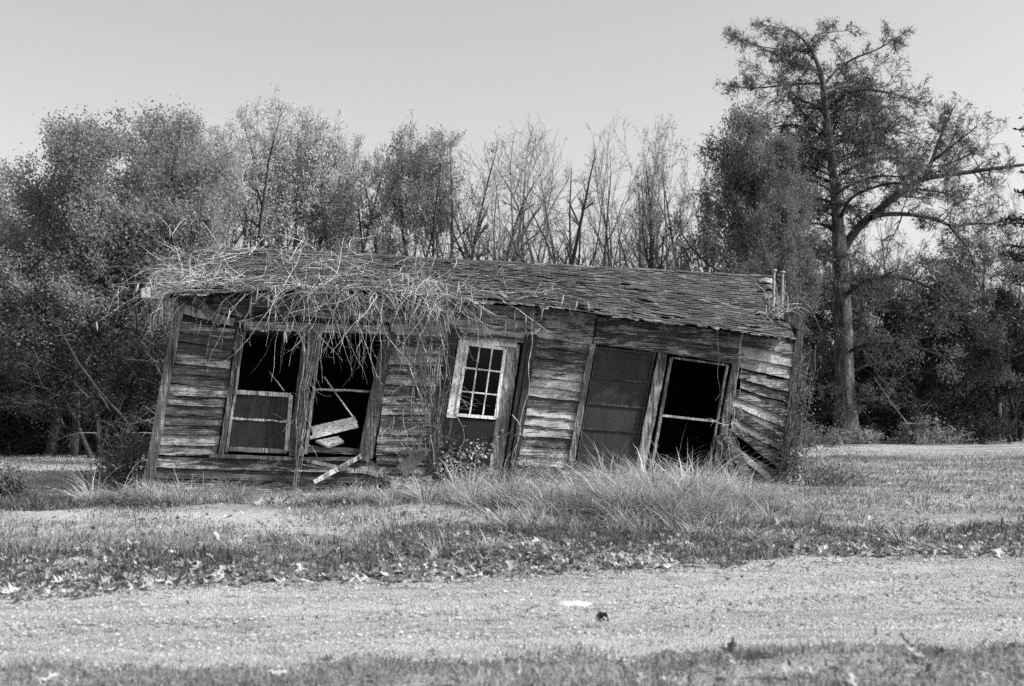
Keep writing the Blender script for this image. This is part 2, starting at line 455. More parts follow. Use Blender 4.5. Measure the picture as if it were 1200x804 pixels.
def lawn():
    rng = rs(11)
    # near verge below the road
    x, y = in_view_points(52000, 5.2, 8.0, rng)
    n, f = road_edges(x); k = (rng.rand(len(x)) < 1 / (1 + np.exp((y - n + 0.10 - 0.22 * vnoise(x, y, 3, 3)) / 0.07))) & (vnoise(x, y, 4, 8) + 0.9 * rng.rand(len(x)) > 0.1)
    x, y = x[k], y[k]; P = np.stack([x, y, gh(x, y) - 0.005], 1)
    grass_obj("grass", "short rough grass on the near verge of the gravel road", P, 0.02 + 0.075 * rng.rand(len(x)) ** 1.6, rng.uniform(0.004, 0.012, len(x)), rng, M['grass'], 0.9, 2)
    # field and lawn
    x, y = in_view_points(190000, 9.0, 32, rng, 1.0, 1.5)
    n, f = road_edges(x); k = (y > f - 0.02 + 0.15 * vnoise(x, y, 4, 4)) & (vnoise(x, y, 1.6, 9) + rng.rand(len(x)) > 0.05 + track(x, y) * np.where((y < 19), 0.45, np.where(x < 0, 1.2, 0)))
    x, y = x[k], y[k]; P = np.stack([x, y, gh(x, y) - 0.005], 1)
    grass_obj("grass", "short patchy field grass beyond the gravel road", P, rng.uniform(0.03, 0.09, len(x)) * (0.8 + y / 40), rng.uniform(0.006, 0.012, len(x)) * (0.7 + y / 25), rng, M['grass'], 0.9, 2)
    x = rng.uniform(-16, -5.0, 60000); y = rng.uniform(19.5, 31, 60000); k = np.abs(x) < y * .46; x, y = x[k], y[k]
    P = np.stack([x, y, gh(x, y) - 0.005], 1)
    grass_obj("grass", "pale dry field grass coloured lighter as a sunlit strip left of the house", P, rng.uniform(0.05, 0.11, len(x)), rng.uniform(0.014, 0.026, len(x)), rng, M['grass_pale'], 0.9, 2)
    x = rng.uniform(8, 26, 60000); y = rng.uniform(27, 40, 60000); k = (np.abs(x) < y * .46) & (np.abs(y - 33 + vnoise(x, y, .3, 5) * 1.5) < 3.2); x, y = x[k], y[k]
    P = np.stack([x, y, gh(x, y) - 0.005], 1)
    grass_obj("grass", "pale dry strip of field grass right of the house", P, rng.uniform(0.05, 0.11, len(x)), rng.uniform(0.018, 0.034, len(x)), rng, M['grass_pale'], 0.9, 2)
    # dark weeds on the bank
    x, y = in_view_points(60000, 9.0, 14, rng, 1.0)
    n, f = road_edges(x); t = (y - f); k = (t > 0.0) & (t < 1.5 + 1.3 * vnoise(x, y, 1.0, 12)) & (vnoise(x, y, 3.0, 10) + rng.rand(len(x)) > 0.1)
    x, y = x[k], y[k]; P = np.stack([x, y, gh(x, y) - 0.005], 1)
    grass_obj("weeds", "dark green weeds along the far edge of the gravel road", P, rng.uniform(0.05, 0.19, len(x)), rng.uniform(0.006, 0.014, len(x)), rng, M['grass_dark'], 0.9, 2)
    # added dark weeds standing in for a cast shadow left of the house
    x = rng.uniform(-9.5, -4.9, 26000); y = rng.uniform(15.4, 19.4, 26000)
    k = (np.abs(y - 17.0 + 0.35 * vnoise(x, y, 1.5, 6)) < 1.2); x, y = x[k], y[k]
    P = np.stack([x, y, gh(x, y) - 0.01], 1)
    grass_obj("weeds", "added dark green weeds standing in for a cast shadow left of the house corner", P, rng.uniform(0.06, 0.2, len(x)), rng.uniform(0.01, 0.018, len(x)), rng, M['grass_dark'], 0.8, 2)
lawn()

def tall_grass():
    rng = rs(21); P = []; LL = []; TT = []
    # (px, py, radius across m, radius in depth m, clumps, height)
    zones = [(150, 598, 0.5, 0.6, 26, 0.42), (215, 600, 0.9, 0.4, 34, 0.36), (320, 600, 1.0, 0.4, 16, 0.26), (400, 598, 0.7, 0.3, 22, 0.26),
             (470, 600, 0.7, 0.4, 26, 0.32), (540, 600, 0.7, 0.7, 44, 0.42), (600, 606, 0.8, 1.0, 64, 0.46), (665, 612, 0.8, 1.3, 84, 0.52),
             (640, 630, 0.55, 0.7, 34, 0.40), (725, 618, 0.6, 1.3, 80, 0.62), (785, 612, 0.8, 1.5, 110, 0.68), (745, 632, 0.5, 0.6, 40, 0.5), (845, 612, 0.6, 1.2, 66, 0.56), (800, 628, 0.6, .5, 40, .55),
             (890, 622, 0.6, 0.9, 34, 0.36), (940, 610, 0.8, 0.6, 20, 0.22), (430, 650, 1.2, 0.5, 16, 0.2), (1030, 640, 1.2, 0.6, 14, 0.22), (850, 640, 0.5, 0.4, 16, 0.3)]
    A = []
    for (px, py, rx, ry, nc, h) in zones:
        c = on_ground(px, py)
        for i in range(int(nc * .8)):
            a, r = rng.uniform(0, 6.28), math.sqrt(rng.rand())
            cx, cy = c[0] + rx * r * math.cos(a), c[1] + ry * r * math.sin(a)
            m = rng.randint(60, 120)
            ra = rng.uniform(0, 6.28, m); rd = np.abs(rng.normal(0, 0.075, m)); ga = rng.uniform(0, 6.28)
            x = cx + rd * np.cos(ra); y = cy + rd * np.sin(ra)
            lv = np.stack([1.1 * np.cos(ra) + .7 * math.cos(ga), 1.1 * np.sin(ra) + .7 * math.sin(ga), 0 * ra], 1)
            TT.append(np.full(m, rng.rand())); hh = 1.0 if px < 560 else (0.50 if cy > 15.2 else 0.85)
            P.append(np.stack([x, y, gh(x, y) - 0.02], 1)); LL.append(hh * h * rng.choice([.35, .6, .9, 1.15]) * rng.uniform(0.35, 1.3, m) * (1 + .5 * (rng.rand(m) < .06)))
            A.append(lv)
    P = np.vstack(P); L = np.concatenate(LL); A = np.vstack(A)
    TT = np.concatenate(TT); k = rng.rand(len(P)) < .22
    grass_obj("weeds", "green weeds mixed through the dead grass before the house", P[k] + rng.normal(0, .03, (k.sum(), 3)) * [1, 1, 0], L[k] * .8, rng.uniform(0.006, 0.016, k.sum()), rng, M['grass_dark'], 1.0, 3, A[k] * .6, .8)
    grass_obj("grass", "long pale dead grass flopped over in front of the house", P, L, rng.uniform(0.004, 0.014, len(P)), rng, M['grass_dead'], 1.5, 4, A, 0.9, TT)
tall_grass()

def leaf_litter():
    rng = rs(31)
    # lobed leaf outline (half), mirrored
    half = [(0.0, 0.0), (0.12, 0.05), (0.22, 0.20), (0.32, 0.07), (0.42, 0.12), (0.52, 0.30), (0.62, 0.12), (0.72, 0.14), (0.80, 0.22), (0.88, 0.07), (1.0, 0.0)]
    m = len(half)
    tpl = np.array([[x, 0, 0] for x, y in half] + [[x, y, 0] for x, y in half] + [[x, -y, 0] for x, y in half], float)
    Q = []
    for i in range(m - 1): Q += [(i, i + 1, m + i + 1, m + i), (i + 1, i, 2 * m + i, 2 * m + i + 1)]
    Q = np.array(Q)
    def place(x, y, size, name, label, lift=0.01, tone=(0, 1)):
        n = len(x); out = []
        az = rng.uniform(0, 6.28, n); curl = rng.uniform(-0.7, 1.6, n); fold = rng.uniform(-0.3, 0.9, n); ti = rng.normal(0, 0.35, n); tj = rng.normal(0, 0.35, n)
        X = tpl[None, :, 0] - 0.5 + 0 * az[:, None]; Y = tpl[None, :, 1] * rng.uniform(0.8, 1.5, n)[:, None]
        Z = curl[:, None] * (X ** 2 - 0.1) * 0.9 + fold[:, None] * np.abs(Y) * 0.8 + 0.12 * np.sin(9 * X + az[:, None]) * np.abs(Y) * 3
        Z = Z + ti[:, None] * X + tj[:, None] * Y
        s = size[:, None]; X, Y, Z = X * s, Y * s, Z * s
        c, si = np.cos(az)[:, None], np.sin(az)[:, None]
        zmin = Z.min(1)
        V = np.stack([x[:, None] + X * c - Y * si, y[:, None] + X * si + Y * c, (gh(x, y) + lift - 0.4 * zmin)[:, None] + Z], -1).reshape(-1, 3)
        F = (np.arange(n)[:, None, None] * (3 * m) + Q[None]).reshape(-1, 4)
        rn = np.repeat(np.clip(tone[0] + (tone[1] - tone[0]) * rng.rand(n) ** 1.35, 0, 1), 3 * m)
        o = link(name, mesh_np(name, V, F, rn, [M['litter']])); tag(o, label, "fallen leaves", kind="stuff")
    x = rng.uniform(-6.5, 7.5, 20000); t = rng.exponential(0.55, 20000); n, f = road_edges(x); y = f + t - 0.12
    y = y - .5 * rng.rand(20000) ** 3; k = (t < 2.4) & (vnoise(x, y, 1.6, 14) + rng.rand(len(x)) * 1.1 > 0.38) & (np.abs(x) < y * 0.45); x, y = x[k], y[k]
    place(x, y, rng.uniform(0.035, 0.10, len(x)) * (1 + .6 * (rng.rand(len(x)) < .25)), "leaf_litter", "fallen lobed leaves drifted along the far road edge", 0.025)
    x = rng.uniform(-3.8, 3.8, 900); y = rng.uniform(5.2, 8, 900); n, f = road_edges(x); k = (y < n - 0.05) & (rng.rand(900) < 0.2 + 0.5 * (x > 0.6)) ; x, y = x[k], y[k]
    place(x, y, rng.uniform(0.05, 0.12, len(x)), "leaf_litter", "fallen leaves in the grass below the road", 0.02)
    x, y = in_view_points(700, 7, 12, rng); n, f = road_edges(x); k = (y > n) & (y < f); x, y = x[k], y[k]
    place(x, y, rng.uniform(0.015, 0.05, len(x)), "leaf_litter", "few small leaves scattered on the gravel road", 0.008, (0, 0.4))
    x, y = in_view_points(900, 10, 24, rng); n, f = road_edges(x); k = (y > f + 1.2); x, y = x[k], y[k]
    place(x, y, rng.uniform(0.06, 0.12, len(x)), "leaf_litter", "loose leaves spread over the field grass", 0.05)
leaf_litter()

def gravel():
    rng = rs(41)
    x, y = in_view_points(62000, 6.3, 12.8, rng, 0.3, 0.9); n, f = road_edges(x)
    tt = (y - n) / (f - n); rutb = np.exp(-((tt - .3 + .02 * np.sin(x)) / .09) ** 2) + np.exp(-((tt - .75) / .09) ** 2); k = (y > n - 0.15) & (y < f + 0.12) & (rng.rand(len(x)) > .8 * rutb); x, y = x[k], y[k]; N = len(x)
    s = 0.0045 + 0.012 * rng.rand(N) ** 2.6 + 0.014 * rng.rand(N) * (rng.rand(N) < 0.02)
    o6 = np.array([[1, 0, 0], [0, 1, 0], [-1, 0, 0], [0, -1, 0], [0, 0, 0.7], [0, 0, -0.4]], float)
    F6 = np.array([[0, 1, 4], [1, 2, 4], [2, 3, 4], [3, 0, 4]])
    az = rng.uniform(0, 6.28, N); c, si = np.cos(az)[:, None], np.sin(az)[:, None]
    j = 1 + 0.35 * rng.normal(size=(N, 6)); X = o6[None, :, 0] * j * rng.uniform(0.8, 1.6, N)[:, None]; Y = o6[None, :, 1] * j; Z = o6[None, :, 2] * (1 + 0.2 * rng.normal(size=(N, 6)))
    V = np.stack([x[:, None] + s[:, None] * (X * c - Y * si), y[:, None] + s[:, None] * (X * si + Y * c), (gh(x, y) + 0.004)[:, None] + s[:, None] * Z], -1).reshape(-1, 3)
    F = (np.arange(N)[:, None, None] * 6 + F6[None]).reshape(-1, 3)
    rn = np.repeat(rng.rand(N), 6)
    o = link("gravel", mesh_np("gravel", V, F, rn, [M['stone']])); tag(o, "loose pale gravel stones on the road", "gravel", kind="stuff")
    # the flat pale stone and the dark curled leaf on the road
    def lump(name, c, r, mat, seed):
        g_ = rs(seed); V = []; nu, nv = 14, 8
        for a in range(nv):
            th = (a / (nv - 1)) * math.pi / 2
            for b in range(nu):
                ph = b / nu * 2 * math.pi; k_ = 1 + 0.18 * math.sin(2 * ph + 1) + 0.1 * math.sin(5 * ph) + 0.05 * g_.randn()
                V.append((c[0] + r[0] * k_ * math.sin(th) * math.cos(ph), c[1] + r[1] * k_ * math.sin(th) * math.sin(ph), c[2] + r[2] * (math.cos(th) + 0.06 * g_.randn()) - 0.01))
        Q = [(a * nu + b, (a + 1) * nu + b, (a + 1) * nu + (b + 1) % nu, a * nu + (b + 1) % nu) for a in range(nv - 1) for b in range(nu)]
        return link(name, mesh_np(name, V, Q, None, [mat], True))
    p = on_ground(672, 709); o = lump("stone", (p[0], p[1], gh(p[0], p[1])), (0.125, 0.09, 0.035), M['rock'], 3)
    tag(o, "flat pale stone bedded in the middle of the gravel road", "stone")
    p = on_ground(704, 731); b = MB(); g_ = rs(8)
    for i in range(3):
        P = []
        a0 = i * 1.1 - 0.6
        top = []; bot = []
        for t in np.linspace(0, 1, 9):
            q = np.array([0.045 * math.cos(2.6 * t + a0) + 0.015 * i, 0.03 * math.sin(2.6 * t + a0), 0.002 + 0.045 * math.sin(math.pi * t)])
            w = 0.028 * math.sin(math.pi * (0.08 + 0.86 * t))
            top.append(q + [0, w, 0.012]); bot.append(q - [0, w, 0])
        b.strip(top, bot, (0, 0, -0.002), 0.2)
    z = float(gh(p[0], p[1])) + 0.012
    o = b.build("fallen_leaf", M['leaf_ever']); o.location = (p[0], p[1], z); tag(o, "dark curled leaf alone on the gravel beside the pale stone", "leaf")
gravel()

# ------------------------------------------------------------------ the house
A0 = on_ground(172, 585); B0 = at_depth(920, 575, 20.5); B0[2] = 0
HANG = math.atan2(B0[1] - A0[1], B0[0] - A0[0])
HC, HS = math.cos(HANG), math.sin(HANG)
CAMP = np.array([0, 0, CAMH])
def to_local(p):
    d = np.asarray(p, float) - A0
    return np.array([d[0] * HC + d[1] * HS, -d[0] * HS + d[1] * HC, d[2]])
def to_world(q):
    q = np.asarray(q, float)
    return np.stack([A0[0] + q[..., 0] * HC - q[..., 1] * HS, A0[1] + q[..., 0] * HS + q[..., 1] * HC, q[..., 2]], -1)
_c = to_local(CAMP)
def W(px, py, y=0.0):
    """photograph point -> house coordinates on the plane at depth y behind the front wall"""
    r = ray(px, py); d = np.array([r[0] * HC + r[1] * HS, -r[0] * HS + r[1] * HC, r[2]])
    t = (y - _c[1]) / d[1]
    return _c + d * t

house = empty("derelict_house", (A0[0], A0[1], 0), HANG)
tag(house, "collapsing clapboard house leaning sideways under a sagging shingle roof", "house")
HR = rs(77)

def lerp(a, b, t): return np.asarray(a, float) * (1 - t) + np.asarray(b, float) * t

def siding_rows(mb, LT, LB, RT, RB, n, y=0.0, jag=0.008, gap=0.002, seglen=0.13, skip=(), endj=0.02, curve=None, tl=1.0, tr=1.0):
    """lapped boards between a left edge (LT->LB) and a right edge (RT->RB), photograph points"""
    for i in range(n):
        if i in skip: continue
        def row(t, e):
            k = t ** (tl if e == 0 else tr)
            return lerp((LT, RT)[e], (LB, RB)[e], k)
        a0, a1 = row(i / n, 0), row((i + 1) / n, 0); b0, b1 = row(i / n, 1), row((i + 1) / n, 1)
        yb = y - 0.038 - HR.uniform(0, 0.016); yt = y - 0.008
        pa0, pb0, pa1, pb1 = W(*a0, yt), W(*b0, yt), W(*a1, yb), W(*b1, yb)
        tiltz = HR.normal(0, 0.006)
        L = np.linalg.norm(pb0 - pa0); m = max(3, int(L / seglen) + 1)
        top, bot = [], []
        e0, e1 = HR.uniform(-endj, endj), HR.uniform(-endj, endj)
        bow = HR.normal(0, 0.006)
        for j in range(m):
            t = j / (m - 1)
            p, q = lerp(pa0, pb0, t), lerp(pa1, pb1, t)
            if j == 0: p = p + [e0, 0, 0]; q = q + [e0 * 1.1, 0, 0]
            if j == m - 1: p = p + [e1, 0, 0]; q = q + [e1 * 1.1, 0, 0]
            dz = tiltz * (t - .5) * 2 + bow * math.sin(math.pi * t)
            w = HR.uniform(-0.004, 0.004)
            p = p + [0, w, 0.012 + dz]; q = q + [0, w + HR.normal(0, 0.003), dz + abs(HR.normal(0, jag)) + gap]
            top.append(p); bot.append(q)
        mb.strip(top, bot, (0, 0.018, 0), HR.rand())

def plank(mb, p0, p1, w0, w1=None, y=-0.05, th=0.03, n=8, jag=0.004, rnd=None, dy=0.0):
    """board along a centre line between two photograph points; widths in metres"""
    w1 = w0 if w1 is None else w1
    a, b = W(*p0, y), W(*p1, y); b = b + [0, dy, 0]
    d = b - a; d /= np.linalg.norm(d); nrm = np.array([-d[2], 0, d[0]])
    if abs(d[2]) > abs(d[0]) and nrm[0] > 0: pass
    top, bot = [], []
    for j in range(n):
        t = j / (n - 1); c = lerp(a, b, t); w = w0 + (w1 - w0) * t
        top.append(c + nrm * (w / 2 + HR.normal(0, jag))); bot.append(c - nrm * (w / 2 + HR.normal(0, jag)))
    mb.strip(top, bot, (0, th, 0), HR.rand() if rnd is None else rnd)

# --- front wall boards
w = MB()
siding_rows(w, (213, 377), (178, 534), (277, 388), (255, 534), 13)                 # left of first window
siding_rows(w, (178, 536), (168, 587), (500, 545), (490, 592), 4, gap=0.003)       # below it
siding_rows(w, (168, 588), (166, 600), (345, 591), (343, 603), 1)
siding_rows(w, (214, 345), (211, 362), (292, 352), (290, 372), 1)
siding_rows(w, (292, 344), (290, 366), (460, 346), (458, 378), 2)
siding_rows(w, (459, 392), (440, 545), (530, 396), (512, 545), 13)                 # between window and door
siding_rows(w, (440, 545), (432, 590), (512, 545), (500, 592), 3)
siding_rows(w, (458, 344), (458, 392), (628, 362), (625, 402), 3)                   # above the door
siding_rows(w, (625, 372), (603, 568), (697, 382), (664, 572), 17, gap=0.003, jag=0.010)
siding_rows(w, (626, 360), (624, 372), (700, 368), (697, 382), 1)
siding_rows(w, (699, 372), (697, 403), (870, 392), (866, 428), 2)                   # above the screens
siding_rows(w, (868, 393), (866, 431), (936, 402), (932, 446), 3)
siding_rows(w, (867, 434), (856, 500), (930, 448), (921, 533), 6, gap=0.02, jag=0.012, endj=0.05)
siding_rows(w, (857, 503), (853, 540), (921, 533), (912, 580), 4, gap=0.03, jag=0.015, endj=0.06, skip=(1,))
siding_rows(w, (742, 556), (738, 600), (850, 560), (846, 600), 2)
w.build("wall", M['siding'], house)
# loose and slipped boards of the right bay
w = MB()
plank(w, (856, 480), (922, 520), 0.11, 0.10, -0.055, 0.02)
plank(w, (858, 500), (916, 546), 0.12, 0.10, -0.06, 0.02)
plank(w, (853, 520), (905, 562), 0.10, 0.10, -0.065, 0.02)
plank(w, (850, 505), (876, 562), 0.17, 0.14, -0.09, 0.025, dy=-0.08)
plank(w, (842, 510), (862, 560), 0.12, 0.10, -0.08, 0.025, dy=-0.05)
plank(w, (865, 462), (924, 486), 0.12, 0.10, -0.05, 0.02)
w.build("loose_boards", M['siding'], house)
w = MB(); plank(w, (212, 361), (274, 378), 0.14, 0.12, -0.05, 0.02); plank(w, (228, 349), (259, 380), 0.13, 0.09, -0.09, 0.025)
o = w.build("broken_board", M['trim_light'], house)

# --- sheathing behind the boards, leaving the openings free
w = MB()
def sheet(mb, pts, y=0.03, th=0.03): mb.prism([W(*p, y) for p in pts], (0, th, 0), HR.rand())
sheet(w, [(214, 345), (290, 345), (258, 600), (166, 602)])
sheet(w, [(290, 345), (455, 345), (455, 386), (287, 386)])
sheet(w, [(258, 537), (500, 540), (496, 606), (250, 606)])
sheet(w, [(455, 345), (534, 352), (512, 540), (434, 536)])
sheet(w, [(534, 352), (640, 360), (635, 392), (532, 388)])
sheet(w, [(640, 360), (702, 368), (668, 575), (606, 572)])
sheet(w, [(702, 368), (870, 390), (868, 416), (700, 402)])
sheet(w, [(870, 390), (938, 398), (934, 440), (866, 430)])
sheet(w, [(372, 386), (366, 386), (343, 540), (350, 540)])
w.build("sheathing", M['dark_wood'], house)

# --- corner boards, casings
w = MB(); plank(w, (213, 343), (172, 574), 0.125, 0.15, -0.06, 0.05, 14, 0.005); w.build("corner_board", M['trim_light'], house)
w = MB(); plank(w, (938, 388), (915, 575), 0.14, 0.13, -0.05, 0.06, 14); w.build("corner_board", M['dark_wood'], house)
w = MB()
plank(w, (286, 381), (455, 387), 0.13, 0.13, -0.065, 0.03, 16, 0.003); w.build("lintel_board", M['siding'], house)
w = MB(); plank(w, (696, 399), (872, 420), 0.12, 0.12, -0.06, 0.03, 16, 0.003); w.build("lintel_board", M['siding'], house)

# --- interior
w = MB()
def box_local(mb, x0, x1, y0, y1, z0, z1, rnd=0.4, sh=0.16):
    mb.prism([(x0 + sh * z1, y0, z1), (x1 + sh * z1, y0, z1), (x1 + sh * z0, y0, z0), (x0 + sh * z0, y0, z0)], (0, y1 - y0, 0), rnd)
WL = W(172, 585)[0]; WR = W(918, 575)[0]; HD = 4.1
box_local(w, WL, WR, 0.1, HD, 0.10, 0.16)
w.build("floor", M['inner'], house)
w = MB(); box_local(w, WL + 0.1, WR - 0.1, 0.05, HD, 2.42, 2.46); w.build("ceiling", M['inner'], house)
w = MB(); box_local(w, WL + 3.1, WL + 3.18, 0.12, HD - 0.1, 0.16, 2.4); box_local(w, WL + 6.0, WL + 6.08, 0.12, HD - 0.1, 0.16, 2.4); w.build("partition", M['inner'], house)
w = MB()
for (xa, sgn) in ((WL, 1), (WR - 0.04, -1)):
    for i in range(16):
        z0, z1 = 0.05 + i * 0.16, 0.05 + (i + 1) * 0.16 + 0.01
        w.prism([(xa + 0.16 * z1, HD, z1), (xa + 0.16 * z1, 0.08, z1), (xa + 0.16 * z0 - 0.02 * sgn, 0.08, z0), (xa + 0.16 * z0 - 0.02 * sgn, HD, z0)], (0.03 * sgn, 0, 0), HR.rand())
for i in range(17):
    z0, z1 = 0.05 + i * 0.155, 0.05 + (i + 1) * 0.155 + 0.01
    w.prism([(WR + 0.16 * z1, HD, z1), (WL + 0.16 * z1, HD, z1), (WL + 0.16 * z0, HD + 0.02, z0), (WR + 0.16 * z0, HD + 0.02, z0)], (0, -0.03, 0), HR.rand())
for (xa) in (WL, WR - 0.04):                       # gables
    w.prism([(xa + 0.56, 2.1, 3.35), (xa + 0.56, 2.1, 3.35), (xa + 0.42, 0.1, 2.55), (xa + 0.42, HD, 2.55)], (0.03, 0, 0), 0.4)
w.build("side_walls", M['siding'], house)
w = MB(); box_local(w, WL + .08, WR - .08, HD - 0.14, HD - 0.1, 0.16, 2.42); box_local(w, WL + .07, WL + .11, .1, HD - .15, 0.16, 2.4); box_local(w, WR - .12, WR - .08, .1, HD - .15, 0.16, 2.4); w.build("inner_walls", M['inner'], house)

# --- windows of the left bay
def frame_poly(mb, pts, wd, y, th, rnd=None):
    """four rails along a quadrilateral TL,TR,BR,BL of photograph points (opening edges)"""
    TL, TR, BR, BL = pts
    q = 0.5 * wd
    plank(mb, TL, BL, wd, wd, y, th, 6, 0.002, rnd); plank(mb, TR, BR, wd, wd, y, th, 6, 0.002, rnd)
    plank(mb, TL, TR, wd, wd, y - 0.003, th, 6, 0.002, rnd); plank(mb, BL, BR, wd, wd, y - 0.003, th, 6, 0.002, rnd)

# first window
w = MB(); plank(w, (281, 388), (259, 532), 0.06, 0.07, -0.07, 0.05, 8); plank(w, (286, 389), (265, 530), 0.035, 0.035, -0.04, 0.09, 8)
wf = w.build("window_frame", M['siding_v'], house); tag(wf, "frame of the leftmost window opening with its lower sash in place")
w = MB(); pts = ((271, 459), (341, 463), (336, 529), (264, 526)); frame_poly(w, pts, 0.065, -0.02, 0.035); plank(w, (271, 490), (338, 494), 0.028, 0.028, -0.015, 0.02)
sa = w.build("sash", M['door_mid'], wf)
w = MB(); w.prism([W(*p, 0.0) for p in pts], (0, 0.004, 0), 0.5); w.build("pane", M['screen2'], wf)
w = MB(); plank(w, (245, 534), (346, 538), 0.055, 0.05, -0.10, 0.10, 10, 0.003); w.build("sill", M['trim_light'], wf)
# mullion between the two windows
w = MB(); plank(w, (358, 389), (341, 534), 0.07, 0.07, -0.05, 0.05, 8); plank(w, (367, 389), (349, 534), 0.13, 0.12, -0.07, 0.03, 10, 0.004); plank(w, (376, 389), (358, 532), 0.04, 0.05, -0.09, 0.06, 10, 0.003)
w.build("mullion", M['siding_v'], house)
# second window
w = MB(); plank(w, (456, 388), (428, 536), 0.17, 0.22, -0.06, 0.04, 12, 0.006)
wf = w.build("window_frame", M['siding_v'], house); tag(wf, "frame of the glassless second window with a broken board inside")
w = MB(); plank(w, (368, 456), (437, 459), 0.035, 0.03, 0.0, 0.035); w.build("sash", M['white_h'], wf)
w = MB(); plank(w, (347, 538), (428, 538), 0.05, 0.05, -0.11, 0.10, 10, 0.003); plank(w, (356, 526), (428, 530), 0.10, 0.09, -0.02, 0.08, 10, 0.003); w.build("sill", M['siding'], wf)

# --- front door
w = MB()
plank(w, (533, 384), (505, 556), 0.14, 0.15, -0.075, 0.04, 14, 0.006); plank(w, (626, 392), (600, 562), 0.12, 0.12, -0.07, 0.04, 14, 0.004)
plank(w, (618, 393), (592, 560), 0.06, 0.06, -0.055, 0.12, 10, 0.003)
w.build("door_frame", M['dark_wood'], house)
w = MB(); plank(w, (534, 391), (622, 400), 0.07, 0.07, -0.05, 0.05, 8, 0.002); w.build("door_lintel", M['siding'], house)
dy = 0.01
w = MB()
w.prism([W(*p, dy + 0.02) for p in ((538, 394), (548, 395), (524, 556), (512, 556))], (0, 0.03, 0), 0.6)
w.prism([W(*p, dy) for p in ((548, 394), (607, 400), (605, 407), (546, 403))], (0, 0.04, 0), 0.8)
w.prism([W(*p, dy + 0.003) for p in ((539, 393), (552, 394), (535, 490), (523, 489))], (0, 0.04, 0), 0.9)
door = w.build("door", M['white'], house)
tag(door, "white door with nine small panes over a dark stained panel")
w = MB(); w.prism([W(*p, dy + 0.006) for p in ((596, 403), (612, 404), (584, 560), (575, 560), (583, 492))], (0, 0.04, 0), 0.4) if False else None
w.prism([W(*p, dy + 0.006) for p in ((594, 403), (610, 404), (588, 556), (572, 556))], (0, 0.04, 0), 0.4); w.build("stile", M['door_mid'], door)  # right stile of the white door, coloured grey for its shade
w = MB(); w.prism([W(*p, dy + 0.012) for p in ((522, 488), (582, 494), (573, 558), (511, 556))], (0, 0.03, 0), 0.3)
w.prism([W(*p, dy + 0.004) for p in ((519, 520), (579, 525), (578, 531), (518, 526))], (0, 0.03, 0), 0.2)
w.build("door_panel", M['door_dark'], door)
gq = [(548, 403), (592, 409), (581, 490), (535, 486)]
def gp(u, v): return tuple(lerp(lerp(gq[0], gq[1], u), lerp(gq[3], gq[2], u), v))
w = MB()
for (a, b, wd) in (((0, 0), (1, 0), .045), ((0, 1), (1, 1), .05), ((0, 0), (0, 1), .045), ((1, 0), (1, 1), .05)): plank(w, gp(*a), gp(*b), wd, wd, dy - 0.012, 0.03, 4, 0.001, 0.95)
for t in (1/3, 2/3):
    plank(w, gp(t, 0), gp(t, 1), 0.022, 0.022, dy - 0.008, 0.02, 4, 0.0005, 0.95); plank(w, gp(0, t), gp(1, t), 0.022, 0.022, dy - 0.006, 0.02, 4, 0.0005, 0.95)
w.build("glazing_bars", M['white'], door)
w = MB()
for i in range(3):
    for j in range(3):
        w.prism([W(*gp(*p), dy + 0.008 + 0.001 * HR.rand()) for p in ((i/3+.01, j/3+.01), ((i+1)/3-.01, j/3+.01), ((i+1)/3-.01, (j+1)/3-.01), (i/3+.01, (j+1)/3-.01))], (0, 0.003, 0), 0.5)
w.build("panes", M['glass'], door)
w = MB(); kc = W(588, 505, dy - 0.03)
w.tube([kc + [0, 0.05, 0], kc, kc - [0, 0.01, 0], kc - [0, 0.03, 0], kc - [0, 0.04, 0]], [0.012, 0.014, 0.027, 0.027, 0.008], 10); w.build("door_knob", M['metal'], door)

# --- screens of the right bay
w = MB(); plank(w, (695, 403), (667, 556), 0.095, 0.11, -0.075, 0.04, 12, 0.004)
wf = w.build("screen_frame", M['siding_v'], house); tag(wf, "tall rusty insect screen closed beside the open right bay")
pts = ((700, 406), (769, 413), (741, 556), (674, 552))
w = MB(); w.prism([W(*p, 0.0) for p in pts], (0, 0.005, 0), 0.5); w.build("screen", M['screen'], wf)
w = MB()
def sp(u, v): return tuple(lerp(lerp(pts[0], pts[1], u), lerp(pts[3], pts[2], u), v))
for v, wd in ((0.01, .04), (0.25, .014), (0.455, .03), (0.66, .012), (0.985, .05)): plank(w, sp(0, v), sp(1, v), wd, wd, -0.02, 0.02, 8, 0.002)
plank(w, sp(0.0, 0), sp(0.0, 1), 0.02, 0.02, -0.024, 0.02); plank(w, sp(0.985, 0), sp(0.985, 1), 0.03, 0.03, -0.024, 0.02)
w.build("screen_rails", M['dark_wood'], wf)
w = MB(); plank(w, (777, 414), (749, 558), 0.15, 0.17, -0.075, 0.05, 12, 0.005, 0.65); w.build("mullion", M['siding_v'], house)
w = MB(); pts = ((787, 419), (853, 428), (830, 556), (764, 548))
plank(w, pts[0], pts[3], 0.045, 0.05, -0.06, 0.06, 10, 0.003, 0.55); plank(w, pts[1], pts[2], 0.035, 0.04, -0.05, 0.05, 10, 0.003, 0.6); plank(w, pts[0], pts[1], 0.03, 0.03, -0.055, 0.06, 8, 0.002, 0.45)
plank(w, (863, 426), (839, 556), 0.13, 0.14, -0.07, 0.05, 12, 0.005, 0.45)
wf = w.build("window_frame", M['siding_v'], house); tag(wf, "frame of the tall open bay near the right end")
w = MB(); plank(w, (776, 487), (842, 494), 0.035, 0.035, -0.03, 0.04, 8, 0.002, 0.9); w.build("sash", M['trim_light'], wf)
w = MB(); plank(w, (740, 557), (842, 562), 0.08, 0.08, -0.09, 0.10, 10); w.build("sill", M['siding'], wf)
